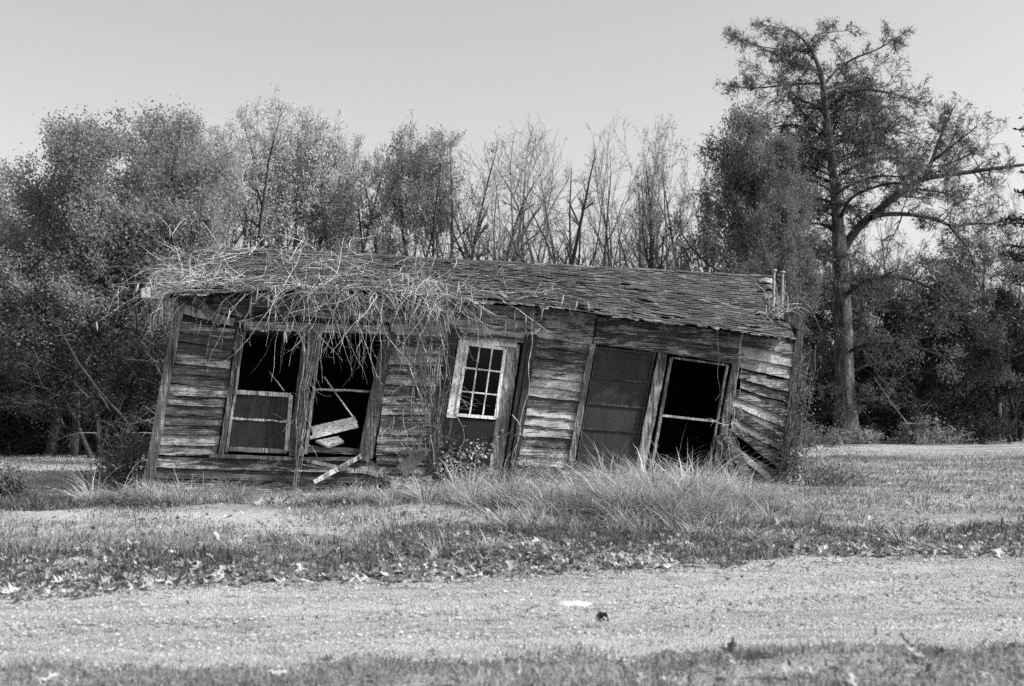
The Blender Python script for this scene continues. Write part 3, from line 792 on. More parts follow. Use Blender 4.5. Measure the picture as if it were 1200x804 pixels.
w = MB(); plank(w, (660, 554), (745, 560), 0.06, 0.06, -0.09, 0.10, 10); w.build("sill", M['siding'], house)

# --- roof
YE, YR, YB = -0.46, 2.08, 4.5
eave_px = [(196, 347), (240, 344), (300, 341), (380, 340), (440, 341), (500, 347), (545, 353), (590, 356), (640, 359), (700, 367), (740, 371), (770, 377), (820, 382), (880, 391), (932, 396)]
ridge_px = [(222, 290), (300, 292), (420, 298), (545, 305), (620, 309), (680, 312), (760, 316), (830, 320), (906, 324)]
E = np.array([W(x, y, YE) for x, y in eave_px]); Rg = np.array([W(x, y, YR) for x, y in ridge_px])
def roofpt(u, s):
    """u 0..1 along the roof, s 0 eave .. 1 ridge .. 2 rear eave"""
    xe = E[0, 0] + (E[-1, 0] - E[0, 0]) * u; ze = np.interp(xe, E[:, 0], E[:, 2])
    xr = Rg[0, 0] + (Rg[-1, 0] - Rg[0, 0]) * u; zr = np.interp(xr, Rg[:, 0], Rg[:, 2])
    if s <= 1:
        sag = -0.05 * math.sin(math.pi * s) * (0.6 + 0.4 * math.sin(u * 9))
        return np.array([xe + (xr - xe) * s, YE + (YR - YE) * s, ze + (zr - ze) * s + sag])
    s -= 1
    return np.array([xr + (xe - xr) * s * 0.8, YR + (YB - YR) * s, zr + (ze - zr) * s - 0.06 * math.sin(math.pi * s)])
w = MB(); nu, ns = 60, 25
for (s0, s1, n) in ((0.02, 1.0, 12), (1.0, 2.0, 6)):
    V, Q = [], []
    for i in range(n + 1):
        for j in range(nu + 1):
            V.append(roofpt(j / nu, s0 + (s1 - s0) * i / n))
    for i in range(n):
        for j in range(nu):
            a = i * (nu + 1) + j; Q.append((a, a + 1, a + nu + 2, a + nu + 1))
    w.add(V, Q, 0.3)
    V2 = [v - np.array([0, 0, 0.045]) for v in V]
    w.add(V2, [q[::-1] for q in Q], 0.3)
roof = w.build("roof", M['dark_wood'], house)
w = MB(); NR, NC = 29, 62
lenr = roofpt(0.5, 1) - roofpt(0.5, 0)
for i in range(NR):
    s0 = i / NR - 0.012; s1 = min(1.0, (i + 1.35) / NR); off = (i % 2) * 0.5 + HR.uniform(-.08, .08)
    for j in range(-1, NC + 1):
        u0, u1 = (j + off + 0.02) / NC, (j + off + 0.985) / NC
        lim0 = 0.0 + 0.02 * HR.rand(); lim1 = 1.0 - 0.015 * HR.rand()
        u0, u1 = max(u0, lim0), min(u1, lim1)
        if u1 - u0 < 0.004: continue
        if HR.rand() < (0.003 if i > 2 else 0.05): continue
        if u0 < 0.06 and HR.rand() < 0.3: continue
        jl = HR.normal(0, 0.006 if i else 0.02); lift = 0.016 + abs(HR.normal(0, 0.006)) + (HR.rand() < 0.02) * HR.uniform(0.005, 0.025)
        p = [roofpt(u0, s1), roofpt(u1, s1), roofpt(u1, max(s0 + jl + HR.normal(0, .003), -0.05)), roofpt(u0, max(s0 + jl + HR.normal(0, .003), -0.05))]
        up = np.array([0, -0.35, 0.93])
        p[0] = p[0] + up * 0.004; p[1] = p[1] + up * 0.004; p[2] = p[2] + up * (lift + HR.uniform(0, .008)); p[3] = p[3] + up * (lift + HR.uniform(0, .008))
        w.prism(p, -up * 0.007, HR.rand())
for i in range(14):                             # rear slope, wide courses
    s0, s1 = 1 + i / 14, 1 + (i + 1.2) / 14
    for j in range(30):
        p = [roofpt((j + .02) / 30, min(2, s1)), roofpt((j + .98) / 30, min(2, s1)), roofpt((j + .98) / 30, s0), roofpt((j + .02) / 30, s0)]
        w.prism([p[1] + [0, 0, .02], p[0] + [0, 0, .02], p[3] + [0, 0, .006], p[2] + [0, 0, .006]], (0, 0, -0.006), HR.rand())
w.build("shingles", M['shingle'], roof)
w = MB()                                        # ridge caps
for j in range(44):
    a, b = roofpt(j / 44, 1), roofpt((j + 1.15) / 44 if j < 43 else 1, 1); h = HR.uniform(0.012, 0.03)
    for sy in (-1, 1):
        w.prism([a + [0, 0, h], b + [0, 0, h - .006], b + [0, sy * .13, h - .05], a + [0, sy * .13, h - .045]], (0, 0, -0.008), HR.rand())
w.build("ridge_cap", M['shingle'], roof)
w = MB()                                        # torn felt and splintered edge
n = 420; top, bot = [], []; dh = 0.02; dz = 0.0
for k in range(n):
    u = 0.02 + 0.98 * k / (n - 1)
    if HR.rand() < .22: dh = HR.choice([.004, .012, .02, .035, .05]) * HR.uniform(.6, 1.1) * (1 if u > .33 else .5)
    if HR.rand() < .12: dz = HR.uniform(-.012, .02)
    q = roofpt(u, -0.012 - .004 * math.sin(k)); top.append(q + [0, -0.01, 0.02 + dz]); bot.append(q + [0, -0.02 - dh * .5, 0.014 + dz - dh + HR.uniform(-.006, .006)])
w.strip(top, bot, (0, 0.008, 0), HR.rand())
w.build("torn_edge", M['torn'], roof)
# loose curled shingles near the ends
for (px, py, L, h) in ((712, 337, .5, .03), (735, 350, .3, .03), (890, 345, .30, .05), (896, 352, .24, .06), (884, 358, .2, .03), (902, 365, .24, .04), (895, 378, .28, .03), (872, 372, .2, .03), (560, 352, .4, .05), (573, 349, .25, .05), (600, 345, .3, .03), (862, 335, .3, .02)):
    w = MB()
    s = np.clip((np.interp(px, [p[0] for p in eave_px], [p[1] for p in eave_px]) - py) / 55.0, 0, 1)
    q = W(px, py, YE + (YR - YE) * s)
    u = (q[0] - E[0, 0]) / (E[-1, 0] - E[0, 0]); u = min(max(u, 0.01), 0.97)
    top, bot = [], []
    for t in np.linspace(0, 1, 7):
        a = roofpt(min(1, u + t * L / 10), s + 0.05 + HR.normal(0, .008)); b = roofpt(min(1, u + t * L / 10), s - 0.02 + HR.normal(0, .008))
        top.append(a + [0, 0, 0.03 + h * math.sin(3 * t)]); bot.append(b + [0, 0, 0.035 + h * math.sin(3 * t + 0.4)])
    w.strip(top, bot, (0, 0.004, -0.01), HR.rand())
    w.build("loose_shingle", M['shingle'] if px in (712, 735, 600) else M['torn'], roof)
w = MB()                                        # rafter tails under the eave
for j in range(20):
    u = 0.02 + j * 0.051; a, b = roofpt(u, 0.03), roofpt(u, 0.5)
    w.prism([a + [-.02, 0, -.05], a + [.02, 0, -.05], a + [.02, 0, -.13], a + [-.02, 0, -.13]], (b - a), HR.rand())
w.build("rafters", M['dark_wood'], roof)
# barge boards sticking out at both ends
w = MB(); a, b = W(921, 371, -0.1), W(951, 391, -0.35); d = b - a; w.prism([a + [0, 0, .05], b + [0, 0, .05], b + [0, 0, -.045], a + [0, 0, -.05]], (-0.01, 0.05, -0.01), 0.6)
a, b = W(921, 368, 0.0), W(946, 384, -0.38); w.prism([a + [0, 0.1, .05], b + [0, 0.1, .04], b + [0, 0, .02], a + [0, 0, .03]], (0, 0, -0.02), 0.8)
w.build("barge_board", M['siding_v'], roof)
w = MB(); w.prism([W(*p, -0.33) for p in ((166, 345), (206, 350), (206, 353), (166, 348))], (0, 0.3, 0.0), 0.7)
w.prism([W(*p, -0.36) for p in ((166, 338), (176, 336), (176, 348), (166, 349))], (0, 0.05, 0.0), 0.9); w.prism([W(*p, -0.1) for p in ((176, 336), (200, 334), (200, 337), (176, 340))], (0, 0.2, 0.0), 0.6)
w.build("eave_return", M['trim_light'], roof)
for k, (px, py0, py1) in enumerate(((907, 372, 318), (917, 374, 320))):
    y0 = 0.5 + 0.12 * k; a, b = W(px - 1, py0 - 14, y0), W(px, py1, y0); w = MB()
    w.tube([a, lerp(a, b, .5), b], [0.024, 0.024, 0.024], 10)
    w.tube([b - [0, 0, .02], b + [0, 0, .0], b + [0, 0, .02], b + [0, 0, .035], b + [0, 0, .04]], [0.026, 0.045, 0.05, 0.03, 0.0], 10)
    w.build("vent_pipe", M['metal'], house, True)

# --- things resting in and against the house
def world_thing(mb, name, mat, label, cat, group=None):
    for i in range(len(mb.v)): mb.v[i] = to_world(mb.v[i])
    c = np.mean(np.vstack(mb.v), 0); mb.v = [v - c for v in mb.v]
    o = mb.build(name, mat); o.location = c; tag(o, label, cat, group); return o
w = MB(); w.prism([W(*p, -0.04) for p in ((364, 500), (416, 488), (419, 498), (367, 512))], (0, 0.06, 0), 0.7); w.prism([W(*p, -0.05) for p in ((363, 511), (419, 497), (420, 501), (364, 515))], (0, 0.10, 0), 0.9)
world_thing(w, "fallen_sash_board", M['white_h'], "white painted board fallen aslant across the second window opening", "board")
w = MB(); w.prism([W(*p, -0.06) for p in ((370, 516), (396, 511), (403, 517), (385, 523))], (0, 0.02, -.03), 0.9)
world_thing(w, "painted_board", M['white_h'], "short white board end jutting out below the slanted board in the second window", "board")
w = MB(); w.tube([W(380, 442, 0.12), W(400, 470, 0.05), W(418, 495, -0.03)], [.012, .012, .013], 5, 0.9)
world_thing(w, "thin_rod", M['white_h'], "thin white stick leaning across the second window onto the fallen board", "rod")
w = MB(); w.tube([W(316, 436, 0.3), W(333, 458, 0.02)], [.011, .012], 5, 0.9)
world_thing(w, "thin_rod", M['white_h'], "short thin white stick leaning behind the top of the leftmost sash", "rod")
# fallen boards leaning before the wall
def lean(p0, y0, p1, y1, wd, name, label, mat=M['trim_light'], th=0.025):
    mb = MB(); a, b = W(*p0, y0), W(*p1, y1); d = b - a; L = np.linalg.norm(d); d /= L; nn = np.cross(d, [0, 1, 0]); nn /= np.linalg.norm(nn)
    top, bot = [], []
    for t in np.linspace(0, 1, 9): c = lerp(a, b, t); top.append(c + nn * wd * (.5 + HR.normal(0, .02))); bot.append(c - nn * wd * (.5 + HR.normal(0, .02)))
    mb.strip(top, bot, (0, th, 0), 0.55); return world_thing(mb, name, mat, label, "plank")
lean((426, 533), -0.12, (368, 565), -0.55, 0.07, "fallen_plank", "pale plank sloping down left from the second window corner into the grass")
lean((360, 540), -0.30, (470, 562), -0.45, 0.045, "fallen_plank", "thin pale lath lying crossed under the sloping plank")
lean((424, 532), -0.20, (455, 563), -0.50, 0.07, "fallen_plank", "short plank sloping down right from the second window corner", M['siding_v'])
lean((458, 568), -0.75, (506, 562), -0.65, 0.13, "fallen_plank", "broad split board lying in the grass before the vine covered wall", M['siding'])
lean((470, 553), -0.35, (496, 528), -0.15, 0.20, "fallen_plank", "wide dark board leaning on the wall left of the door", M['dark_wood'])

# ------------------------------------------------------------------ dead vines
def arc(p, d, L, g_, n=9, wander=0.25, rng=HR):
    P = [np.array(p, float)]; d = np.array(d, float); st = L / n
    b = rng.normal(0, wander, 3)
    for i in range(n):
        d = d + b * 0.35 + rng.normal(0, wander * 0.35, 3) + np.array([0, 0, -g_ * st * 3]); d /= np.linalg.norm(d) + 1e-9
        P.append(P[-1] + d * st)
    return np.array(P)
def clamp_roof(P, lift=0.02):
    """keep strands above the shingles"""
    for i in range(len(P)):
        x, y, z = P[i]
        if YE - 0.02 < y < YR:
            s = (y - YE) / (YR - YE); xe = np.interp(x, E[:, 0], E[:, 2]); xr = np.interp(x, Rg[:, 0], Rg[:, 2]); zz = xe + (xr - xe) * s + lift
            if E[0, 0] - 0.1 < x < E[-1, 0] and z < zz: P[i, 2] = zz
    return P
def smoothp(P, m=2):
    for _ in range(m):
        Q = [P[0]]
        for i in range(len(P) - 1): Q += [lerp(P[i], P[i + 1], .25), lerp(P[i], P[i + 1], .75)]
        Q.append(P[-1]); P = np.array(Q)
    return P
def pod(mb, p, L, rng):
    a = rng.uniform(-.5, .5, 2); pts = [p + np.array([a[0] * L * (t ** 1.5) * .6, a[1] * L * t * .4, -L * t]) for t in np.linspace(0, 1, 7)]
    mb.tube(pts, np.array([.003, .010, .014, .015, .012, .007, .001]) * rng.uniform(.7, 1.1), 5, rng.rand())
def vine_thing(name, label, strands, pods, mat=M['vine'], group=None):
    root = empty(name, tuple(to_world(strands[0][0][0])), HANG); tag(root, label, "vine", group)
    org = np.array(strands[0][0][0])
    mb = MB()
    for P, r in strands: mb.tube(P - org, np.linspace(r, r * 0.3, len(P)), 4, HR.rand())
    mb.build("stems", mat, root)
    for (p, L) in pods:
        m2 = MB(); pod(m2, np.array([0, 0, 0.0]), L, HR); o = m2.build("seed_pod", M['pod'], root, True); o.location = p - org
    return root

def roof_at(px, py):
    ey = np.interp(px, [p[0] for p in eave_px], [p[1] for p in eave_px]); ry = np.interp(px, [p[0] for p in ridge_px], [p[1] for p in ridge_px])
    s = float(np.clip((ey - py) / max(1, ey - ry), 0, 1)) ; s = s * 0.95
    return W(px, py, YE + (YR - YE) * s)
# A: tangle over the left half of the roof
S, PD = [], []
for i in range(290):
    px = 205 + 330 * HR.rand() ** 1.25 if i < 235 else HR.uniform(470, 640)
    ry = 293 + (px - 215) * 0.035
    py = 345 - (345 - ry) * HR.rand() ** (1.3 if px < 380 else 2.2)
    if px > 470: py = np.interp(px, [470, 640], [343, 357]) - abs(HR.normal(0, 12))
    p = clamp_roof(np.array([roof_at(px, py)]))[0]; a = HR.uniform(0, 6.28)
    if i % 3 == 0: a = HR.choice([0.1, 3.0, 0.5, 2.7]) + HR.normal(0, .3)
    d = np.array([math.cos(a), 0.6 * math.sin(a) + 0.05, abs(HR.normal(0.3, 0.4))])
    L = HR.uniform(0.35, 1.5) * (1.0 if px < 450 else 0.6); P = arc(p, d, L, HR.uniform(.1, .6), 12, .42)
    kk = len(P)
    for q in range(3, len(P)):
        if P[q][1] < YE - 0.10 and HR.rand() < .8: kk = q + 1; break
    P = clamp_roof(P[:kk], 0.012 + 0.07 * HR.rand() ** 2)
    if len(P) < 4: continue
    S.append((smoothp(P, 1), HR.choice([.003, .0045, .007]) * HR.uniform(.8, 1.2)))
    for _ in range(HR.randint(0, 4)):
        kk = HR.randint(1, len(P) - 1); Q = clamp_roof(arc(P[kk], P[kk] - P[kk - 1] + HR.normal(0, .09, 3), HR.uniform(.15, .5), .4, 6, .5), .02); S.append((Q, .0028))
    if HR.rand() < 0.10: PD.append((P[HR.randint(2, len(P))], HR.uniform(.12, .26)))
vine_thing("dead_vine", "pale leafless vine tangle sprawling over the left half of the roof", S, PD)
# B: fan of canes bursting from the left roof corner
S, PD = [], []
for i in range(150):
    px, py = HR.uniform(200, 250), HR.uniform(318, 345); p = roof_at(px, py) + [0, -0.05, 0.02]
    a = HR.uniform(0.2, 2.95) if i < 90 else HR.uniform(2.4, 3.5)
    d = np.array([math.cos(a) * 1.2, HR.uniform(-.5, .25), abs(math.sin(a)) * HR.uniform(.3, 1.0)])
    L = HR.uniform(0.35, 1.15); P = arc(p, d, L, HR.uniform(.05, .9), 10, .3); S.append((smoothp(P, 1), HR.uniform(.003, .0075)))
    if HR.rand() < 0.12: PD.append((P[HR.randint(5, 10)], HR.uniform(.14, .26)))
    if HR.rand() < 0.5:
        k = HR.randint(3, 9); Q = arc(P[k], P[k] - P[k - 1] + HR.normal(0, .05, 3), L * .45, .5, 6, .3); S.append((Q, .0045))
vine_thing("dead_vine", "fan of bare canes arching out from the left roof corner", S, PD)
# C: strands hanging from the eave over the windows
S, PD = [], []
for i in range(340):
    px = HR.choice([HR.uniform(280, 560), HR.normal(380, 35), HR.normal(480, 45), HR.normal(515, 18)])
    px = float(np.clip(px, 265, 640)); py = np.interp(px, [p[0] for p in eave_px], [p[1] for p in eave_px]) - HR.uniform(-2, 5)
    p = W(px, py, YE - 0.03); d = np.array([HR.normal(0, .6), HR.uniform(-.5, .05), HR.uniform(-.5, .5)])
    L = HR.uniform(0.25, 1.35) * (1.25 if px < 470 else 0.8); P = arc(p, d, L, HR.uniform(.15, 1.4), 13, .45)
    P[:, 1] = np.minimum(P[:, 1], -0.12 - 0.1 * HR.rand())
    S.append((smoothp(P, 1), HR.uniform(.0028, .006)))
    for _ in range(HR.randint(0, 3)):
        kk = HR.randint(2, len(P) - 1); Q = arc(P[kk], P[kk] - P[kk - 1] + HR.normal(0, .07, 3), HR.uniform(.12, .4), .6, 6, .5); Q[:, 1] = np.minimum(Q[:, 1], -.11); S.append((Q, .0026))
    if HR.rand() < 0.16: PD.append((P[HR.randint(5, 11)], HR.uniform(.12, .24)))
vine_thing("dead_vine", "curtain of bare strands and pods hanging from the eave over the windows", S, PD)
# D: thick stems on the mullion
S = []
for i in range(9):
    x0, x1 = 369 + HR.normal(0, 4), 345 + HR.normal(0, 4); P = []
    for t in np.linspace(0, 1, 12):
        px = lerp(x0, x1, t) + 5 * math.sin(t * HR.uniform(4, 9) + i) * math.sin(math.pi * t); P.append(W(float(px), 380 + 205 * t, -0.12 - 0.02 * (i % 4)))
    S.append((smoothp(np.array(P), 1), HR.uniform(.006, .02)))
for i in range(26):
    t = HR.rand(); P = arc(W(371 - 24 * t, 385 + 160 * t, -0.15), HR.normal(0, 1, 3) * [1, .15, 1], HR.uniform(.2, .6), .4, 8, .35); P[:, 1] = np.minimum(P[:, 1], -0.1); S.append((P, .0045))
vine_thing("climbing_vine", "thick twisted vine stems climbing the post between the two left windows", S, [], M['vine_dim'])
# E: climbers left of the door
S, PD = [], []
for i in range(34):
    x0, x1 = HR.uniform(478, 536), HR.uniform(486, 512); t0 = HR.uniform(0, .5); t1 = HR.uniform(t0 + .3, 1); P = []; ph = HR.uniform(0, 6); am = HR.uniform(4, 14)
    for t in np.linspace(t0, t1, 11):
        P.append(W(float(lerp(x0, x1, t) + am * math.sin(5 * t + ph) + HR.normal(0, 1.0)), 358 + 205 * t, -0.13 - 0.1 * HR.rand() * 0.6))
    S.append((smoothp(np.array(P), 1), HR.uniform(.004, .011)))
for i in range(90):
    P = arc(W(HR.uniform(455, 535), HR.uniform(370, 530), -0.15), HR.normal(0, 1, 3) * [1, .2, 1], HR.uniform(.25, .9), .5, 9, .35); P[:, 1] = np.minimum(P[:, 1], -0.1); S.append((smoothp(P, 1), HR.uniform(.003, .006)))
for i in range(10): PD.append((W(HR.uniform(470, 640), HR.uniform(360, 385), -0.25), HR.uniform(.14, .24)))
vine_thing("climbing_vine", "dense vine stems climbing the wall left of the white door", S, PD, M['vine_dim'])
# F: single strands elsewhere
S, PD = [], []
def strand(pts, y, r):
    S.append((smoothp(np.array([W(*p, y + HR.uniform(-.01, .01)) for p in pts]), 2), r))
strand([(626, 365), (622, 385), (625, 400), (618, 430), (622, 455), (612, 480), (606, 520), (600, 555)], -0.12, .008)
strand([(625, 372), (612, 388), (604, 398), (608, 410), (600, 440)], -0.14, .004)
strand([(600, 486), (612, 500), (606, 520), (598, 538), (606, 556)], -0.13, .007)
for k in range(8): P = arc(W(HR.uniform(596, 622), HR.uniform(480, 555), -0.13), HR.normal(0, 1, 3) * [1, .2, 1], .4, .2, 8, .4); P[:, 1] = np.minimum(P[:, 1], -0.1); S.append((P, .004))
for k in range(7): PD.append((W(HR.uniform(600, 700), 352 + HR.uniform(-8, 12), -0.42), HR.uniform(.14, .24)))
vine_thing("climbing_vine", "thin vine straggling down the right side of the white door", S, PD)
S, PD = [], []
strand([(843, 378), (840, 392), (843, 420), (840, 440), (845, 460), (838, 470)], -0.14, .008)
vine_thing("climbing_vine", "single pale vine hanging from the eave across the top of the open bay", S, PD)
S, PD = [], []
strand([(871, 386), (867, 405), (866, 430), (862, 455), (858, 470), (862, 490), (852, 520), (858, 545)], -0.14, .011)
strand([(868, 400), (870, 430), (866, 470), (872, 490), (855, 505)], -0.15, .005)
for k in range(34): P = arc(W(HR.normal(857, 7), HR.uniform(455, 560), -0.13), HR.normal(0, 1, 3) * [1, .2, 1], .35, .3, 8, .4); P[:, 1] = np.minimum(P[:, 1], -0.1); S.append((P, .0045))
vine_thing("climbing_vine", "pale vine hanging beside the open bay over the slipped boards", S, PD)
# G: growth on the right corner
S, PD = [], []
for k in range(34):
    P = arc(roof_at(HR.uniform(893, 930), HR.uniform(352, 385)) + [0, 0, .04], np.array([HR.normal(0, .7), -.2, HR.uniform(.2, 1.4)]), HR.uniform(.3, .9), HR.uniform(.4, 1.2), 9, .3); S.append((smoothp(P, 1), HR.uniform(.004, .007)))
for k in range(6): PD.append((roof_at(HR.uniform(895, 930), HR.uniform(345, 385)) + [0, -.05, .1], HR.uniform(.14, .22)))
vine_thing("dead_vine", "small spray of bare vine around the two roof pipes", S, PD)

# ------------------------------------------------------------------ trees and shrubs
class Grow:
    def __init__(s, seed): s.rng = rs(seed); s.thick = []; s.thin = []; s.tips = []
    def seg(s, a, b, r0, r1):
        (s.thick if r0 > 0.022 else s.thin).append((*a, *b, r0, r1))
    def branch(s, p, d, L, r, lev, P):
        rng = s.rng; n = max(3, int(L / P['seg'][min(lev, len(P['seg']) - 1)])); st = L / n; kids = P['kids'][lev] if lev < len(P['kids']) else 0
        spots = []
        if kids:
            m = rng.poisson(kids) + (1 if kids > 2 else 0); f0 = P['start'][lev]; spots = sorted(f0 + (1 - f0) * (rng.rand(m) ** 0.9))
        si = 0; p = np.array(p, float); d = np.array(d, float)
        for i in range(n):
            t = i / n; w = P['wander'][min(lev, 3)]
            d = d + rng.normal(0, w, 3) + np.array([0, 0, P['trop'][min(lev, len(P['trop']) - 1)] * st]); d /= np.linalg.norm(d)
            q = p + d * st; tp_ = .92 if lev == 0 else .72; r0 = r * (1 - tp_ * t); r1 = r * (1 - tp_ * (t + 1 / n)); s.seg(p, q, max(r0, P['rmin']), max(r1, P['rmin']))
            while si < len(spots) and spots[si] <= (i + 1) / n:
                f = spots[si]; si += 1
                ang = R(rng.uniform(*P['ang'][min(lev, len(P['ang']) - 1)])); ax = np.cross(d, rng.normal(size=3)); ax /= np.linalg.norm(ax) + 1e-9
                c = d * math.cos(ang) + ax * math.sin(ang)
                cl = L * P['ratio'][lev] * (1.1 - 0.42 * f) * rng.uniform(.7, 1.25)
                s.branch(lerp(p, q, rng.rand()), c, cl, max(r0 * rng.uniform(.4, .65), P['rmin']), lev + 1, P)
            if not kids: s.tips.append(q)
            p = q
            E_ = P.get('env')
            if E_ and lev > 0 and p[2] > E_[0] - E_[2] * .6 and (p[0] ** 2 + p[1] ** 2) / E_[1] ** 2 + ((p[2] - E_[0]) / (E_[2] * (1.0 if p[2] > E_[0] else 1.3))) ** 2 > rng.uniform(.75, 1.15) * (1 + .12 * math.sin(3 * math.atan2(p[1], p[0]) + P['r'] * 50)):
                if lev <= 1 and r1 > .008:
                    for _ in range(5):
                        c = d + rng.normal(0, .45, 3); c /= np.linalg.norm(c); s.branch(p, c, rng.uniform(.5, 1.1), r1 * .55, 2, P)
                    s.seg(p, p + d * .3, r1, P['rmin'])
                break
        s.tips.append(p)

def tree_meshes(name, seed, P, leafmat, bark, n_leaf, leaf, spread, H=9.0, droop=0.0, clump=1.0, hw=0.3):
    G_ = Grow(seed); rng = G_.rng
    for k in range(P['stems']):
        a = k * 2.4 + rng.uniform(0, .8); tilt = R(rng.uniform(*P['tilt'])) if P['stems'] > 1 else R(rng.uniform(0, 3))
        d = (math.sin(tilt) * math.cos(a), math.sin(tilt) * math.sin(a), math.cos(tilt))
        G_.branch((0.12 * math.cos(a) * (P['stems'] > 1), 0.12 * math.sin(a) * (P['stems'] > 1), -0.1), d, H * rng.uniform(.82, 1.02), P['r'] * rng.uniform(.7, 1.1), 0, P)
    parts = []
    if G_.thick: parts.append(segs_mesh(G_.thick, 8))
    V, Q = join_np(parts)
    rn = np.full(len(V), .5)
    trunk = mesh_np(name + "_trunk", V, Q, rn, [bark], True)
    tips = np.array(G_.tips)
    cv, cq, crn, mi = [], [], [], []
    V, Q = segs_mesh(G_.thin, 3)
    twigs = mesh_np(name + "_twigs", V, Q, None, [M['twig']])
    crown = None
    if n_leaf:
        wz = np.clip(tips[:, 2] / tips[:, 2].max(), 0.02, 1) ** hw; k = rng.choice(len(tips), n_leaf, p=wz / wz.sum()); base = tips[k]
        tone = (vnoise(base[:, 0] + 3 * base[:, 2], base[:, 1] + base[:, 2] * 2, 1.3 * clump, seed) * .35 + .5)
        rnv = np.clip(tone * .6 + .55 * rng.rand(n_leaf) - .1, 0, 1)
        Pn = base + rng.normal(0, spread, (n_leaf, 3)); V, Q, rn = leaf_quads(Pn, leaf, rng, .6, droop, rnv)
        crown = mesh_np(name + "_crown", V, Q, rn, [leafmat])
    print(name, len(G_.thin), len(tips), 'w', np.percentile(np.abs(tips[:,0]),95), 'h', tips[:,2].max())
    return trunk, twigs, crown, float(np.percentile(tips[:, 2], 99.3)) + spread

P_LEAFY = dict(env=(5.2, 2.3, 3.8), stems=1, tilt=(0, 0), r=.15, rmin=.005, seg=[.5, .35, .25, .13, .1], kids=[16, 9, 6, 5], start=[.16, .15, .1, .1], wander=[.05, .12, .16, .2], trop=[.05, .12, .1, .05], ang=[(35, 70), (30, 60), (30, 60), (25, 60)], ratio=[.46, .48, .45, .5])
P_VASE = dict(env=(6.0, 2.1, 3.0), stems=6, tilt=(8, 38), r=.13, rmin=.006, seg=[.45, .3, .22, .18], kids=[9, 8, 5, 3], start=[.5, .2, .1, .1], wander=[.05, .10, .14, .16], trop=[.12, .12, .08, .05], ang=[(22, 50), (25, 55), (25, 55)], ratio=[.42, .45, .45, .5])
P_BARE = dict(env=(5.0, 3.3, 5.2), stems=4, tilt=(6, 32), r=.16, rmin=.0045, seg=[.45, .3, .2, .12], kids=[9, 7, 5], start=[.30, .2, .15], wander=[.06, .09, .12, .14], trop=[.05, .06, .06, .05], ang=[(25, 52), (25, 50), (22, 48)], ratio=[.46, .46, .46])
P_FINE = dict(env=(5.0, 2.5, 4.8), stems=4, tilt=(3, 26), r=.14, rmin=.005, seg=[.45, .3, .2, .18], kids=[10, 8, 6], start=[.15, .1, .1], wander=[.05, .09, .12, .14], trop=[.05, .14, .10, .08], ang=[(22, 42), (20, 42), (20, 42)], ratio=[.4, .42, .42])
P_UNDER = dict(env=(4.6, 3.0, 4.4), stems=3, tilt=(5, 30), r=.08, rmin=.006, seg=[.4, .3, .25, .2], kids=[9, 7, 4], start=[.1, .1, .1], wander=[.08, .14, .18, .2], trop=[.03, .06, .03, 0], ang=[(35, 75), (30, 60), (30, 60)], ratio=[.45, .45, .4])

TPL = {}
def tpl(key, *a, **k): TPL[key] = tree_meshes(key, *a, **k)
tpl('dense1', 101, P_LEAFY, M['leaf_mid'], M['bark'], 62000, .08, .15)
tpl('dense2', 102, P_LEAFY, M['leaf_mid'], M['bark'], 62000, .08, .15)
tpl('oak', 103, P_LEAFY, M['leaf_dark'], M['bark'], 50000, .085, .09)
tpl('pale1', 104, P_VASE, M['leaf_pale'], M['bark'], 17000, .07, .08, hw=2.6)
tpl('pale2', 105, P_VASE, M['leaf_pale'], M['bark'], 16000, .07, .08, hw=2.6)
tpl('bare1', 106, P_BARE, None, M['bark'], 0, .1, .1)
tpl('bare2', 107, P_BARE, None, M['bark_pale'], 0, .1, .1)
tpl('bare3', 108, P_BARE, None, M['bark'], 0, .1, .1)
tpl('fine1', 109, P_FINE, M['leaf_mid'], M['bark'], 5000, .06, .06)
tpl('under1', 110, P_UNDER, M['leaf_dark'], M['bark'], 22000, .10, .12)
tpl('under2', 111, P_UNDER, M['leaf_dim'], M['bark'], 19000, .09, .12)

def tree(key, px, Y, top, label, group=None, rz=0.0, wide=1.0, name="tree", H=9.0, leafmat=None, cat="tree", base=0.0):
    tr, tw, cr, H = TPL[key]
    z = (HOR - top) / FPX * Y * 1.0 + CAMH
    s = z / H; x = (px - 600) / FPX * Y
    r = empty(name, (x, Y, base), rz); r.scale = (s * wide, s * wide, s); tag(r, label, cat, group)
    link("trunk", tr, r); link("twigs", tw, r)
    if cr is not None:
        o = link("crown", cr, r)
        if leafmat is not None:
            o.material_slots[0].link = 'OBJECT'; o.material_slots[0].material = leafmat
    return r

GL = "leafy trees left of the house"
tree('dense1', 88, 32, 148, "tall full leafy tree, highest of the dark left trees at its outer edge", GL, 0.3, 1.0)
tree('dense2', 150, 33, 130, "tall leafy tree rising above the left end of the roof", GL, 1.9, .9)
tree('dense1', 205, 35, 138, "leafy tree just behind the left roof corner", GL, 3.3, .7)
tree('dense2', 30, 35, 205, "rounded leafy tree second from the left picture edge", GL, 4.1, 1.0)
tree('dense1', -20, 34, 270, "low leafy tree cut by the left picture edge", GL, 5.2, 1.2)
tree('dense2', 62, 32.5, 255, "pale flecked shorter tree in front of the left tree group", GL, 2.6, 1.35)
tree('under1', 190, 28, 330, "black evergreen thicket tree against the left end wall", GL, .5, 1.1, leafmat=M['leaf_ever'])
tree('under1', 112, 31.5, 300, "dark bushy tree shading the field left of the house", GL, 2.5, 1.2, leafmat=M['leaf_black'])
GP = "pale sparse trees behind the roof"
tree('pale1', 252, 38, 150, "pale feathery tree behind the leftmost window", GP, .4, .72)
tree('pale2', 304, 39, 118, "tallest pale tree with a light rounded top above the left roof", GP, 1.7, .88)
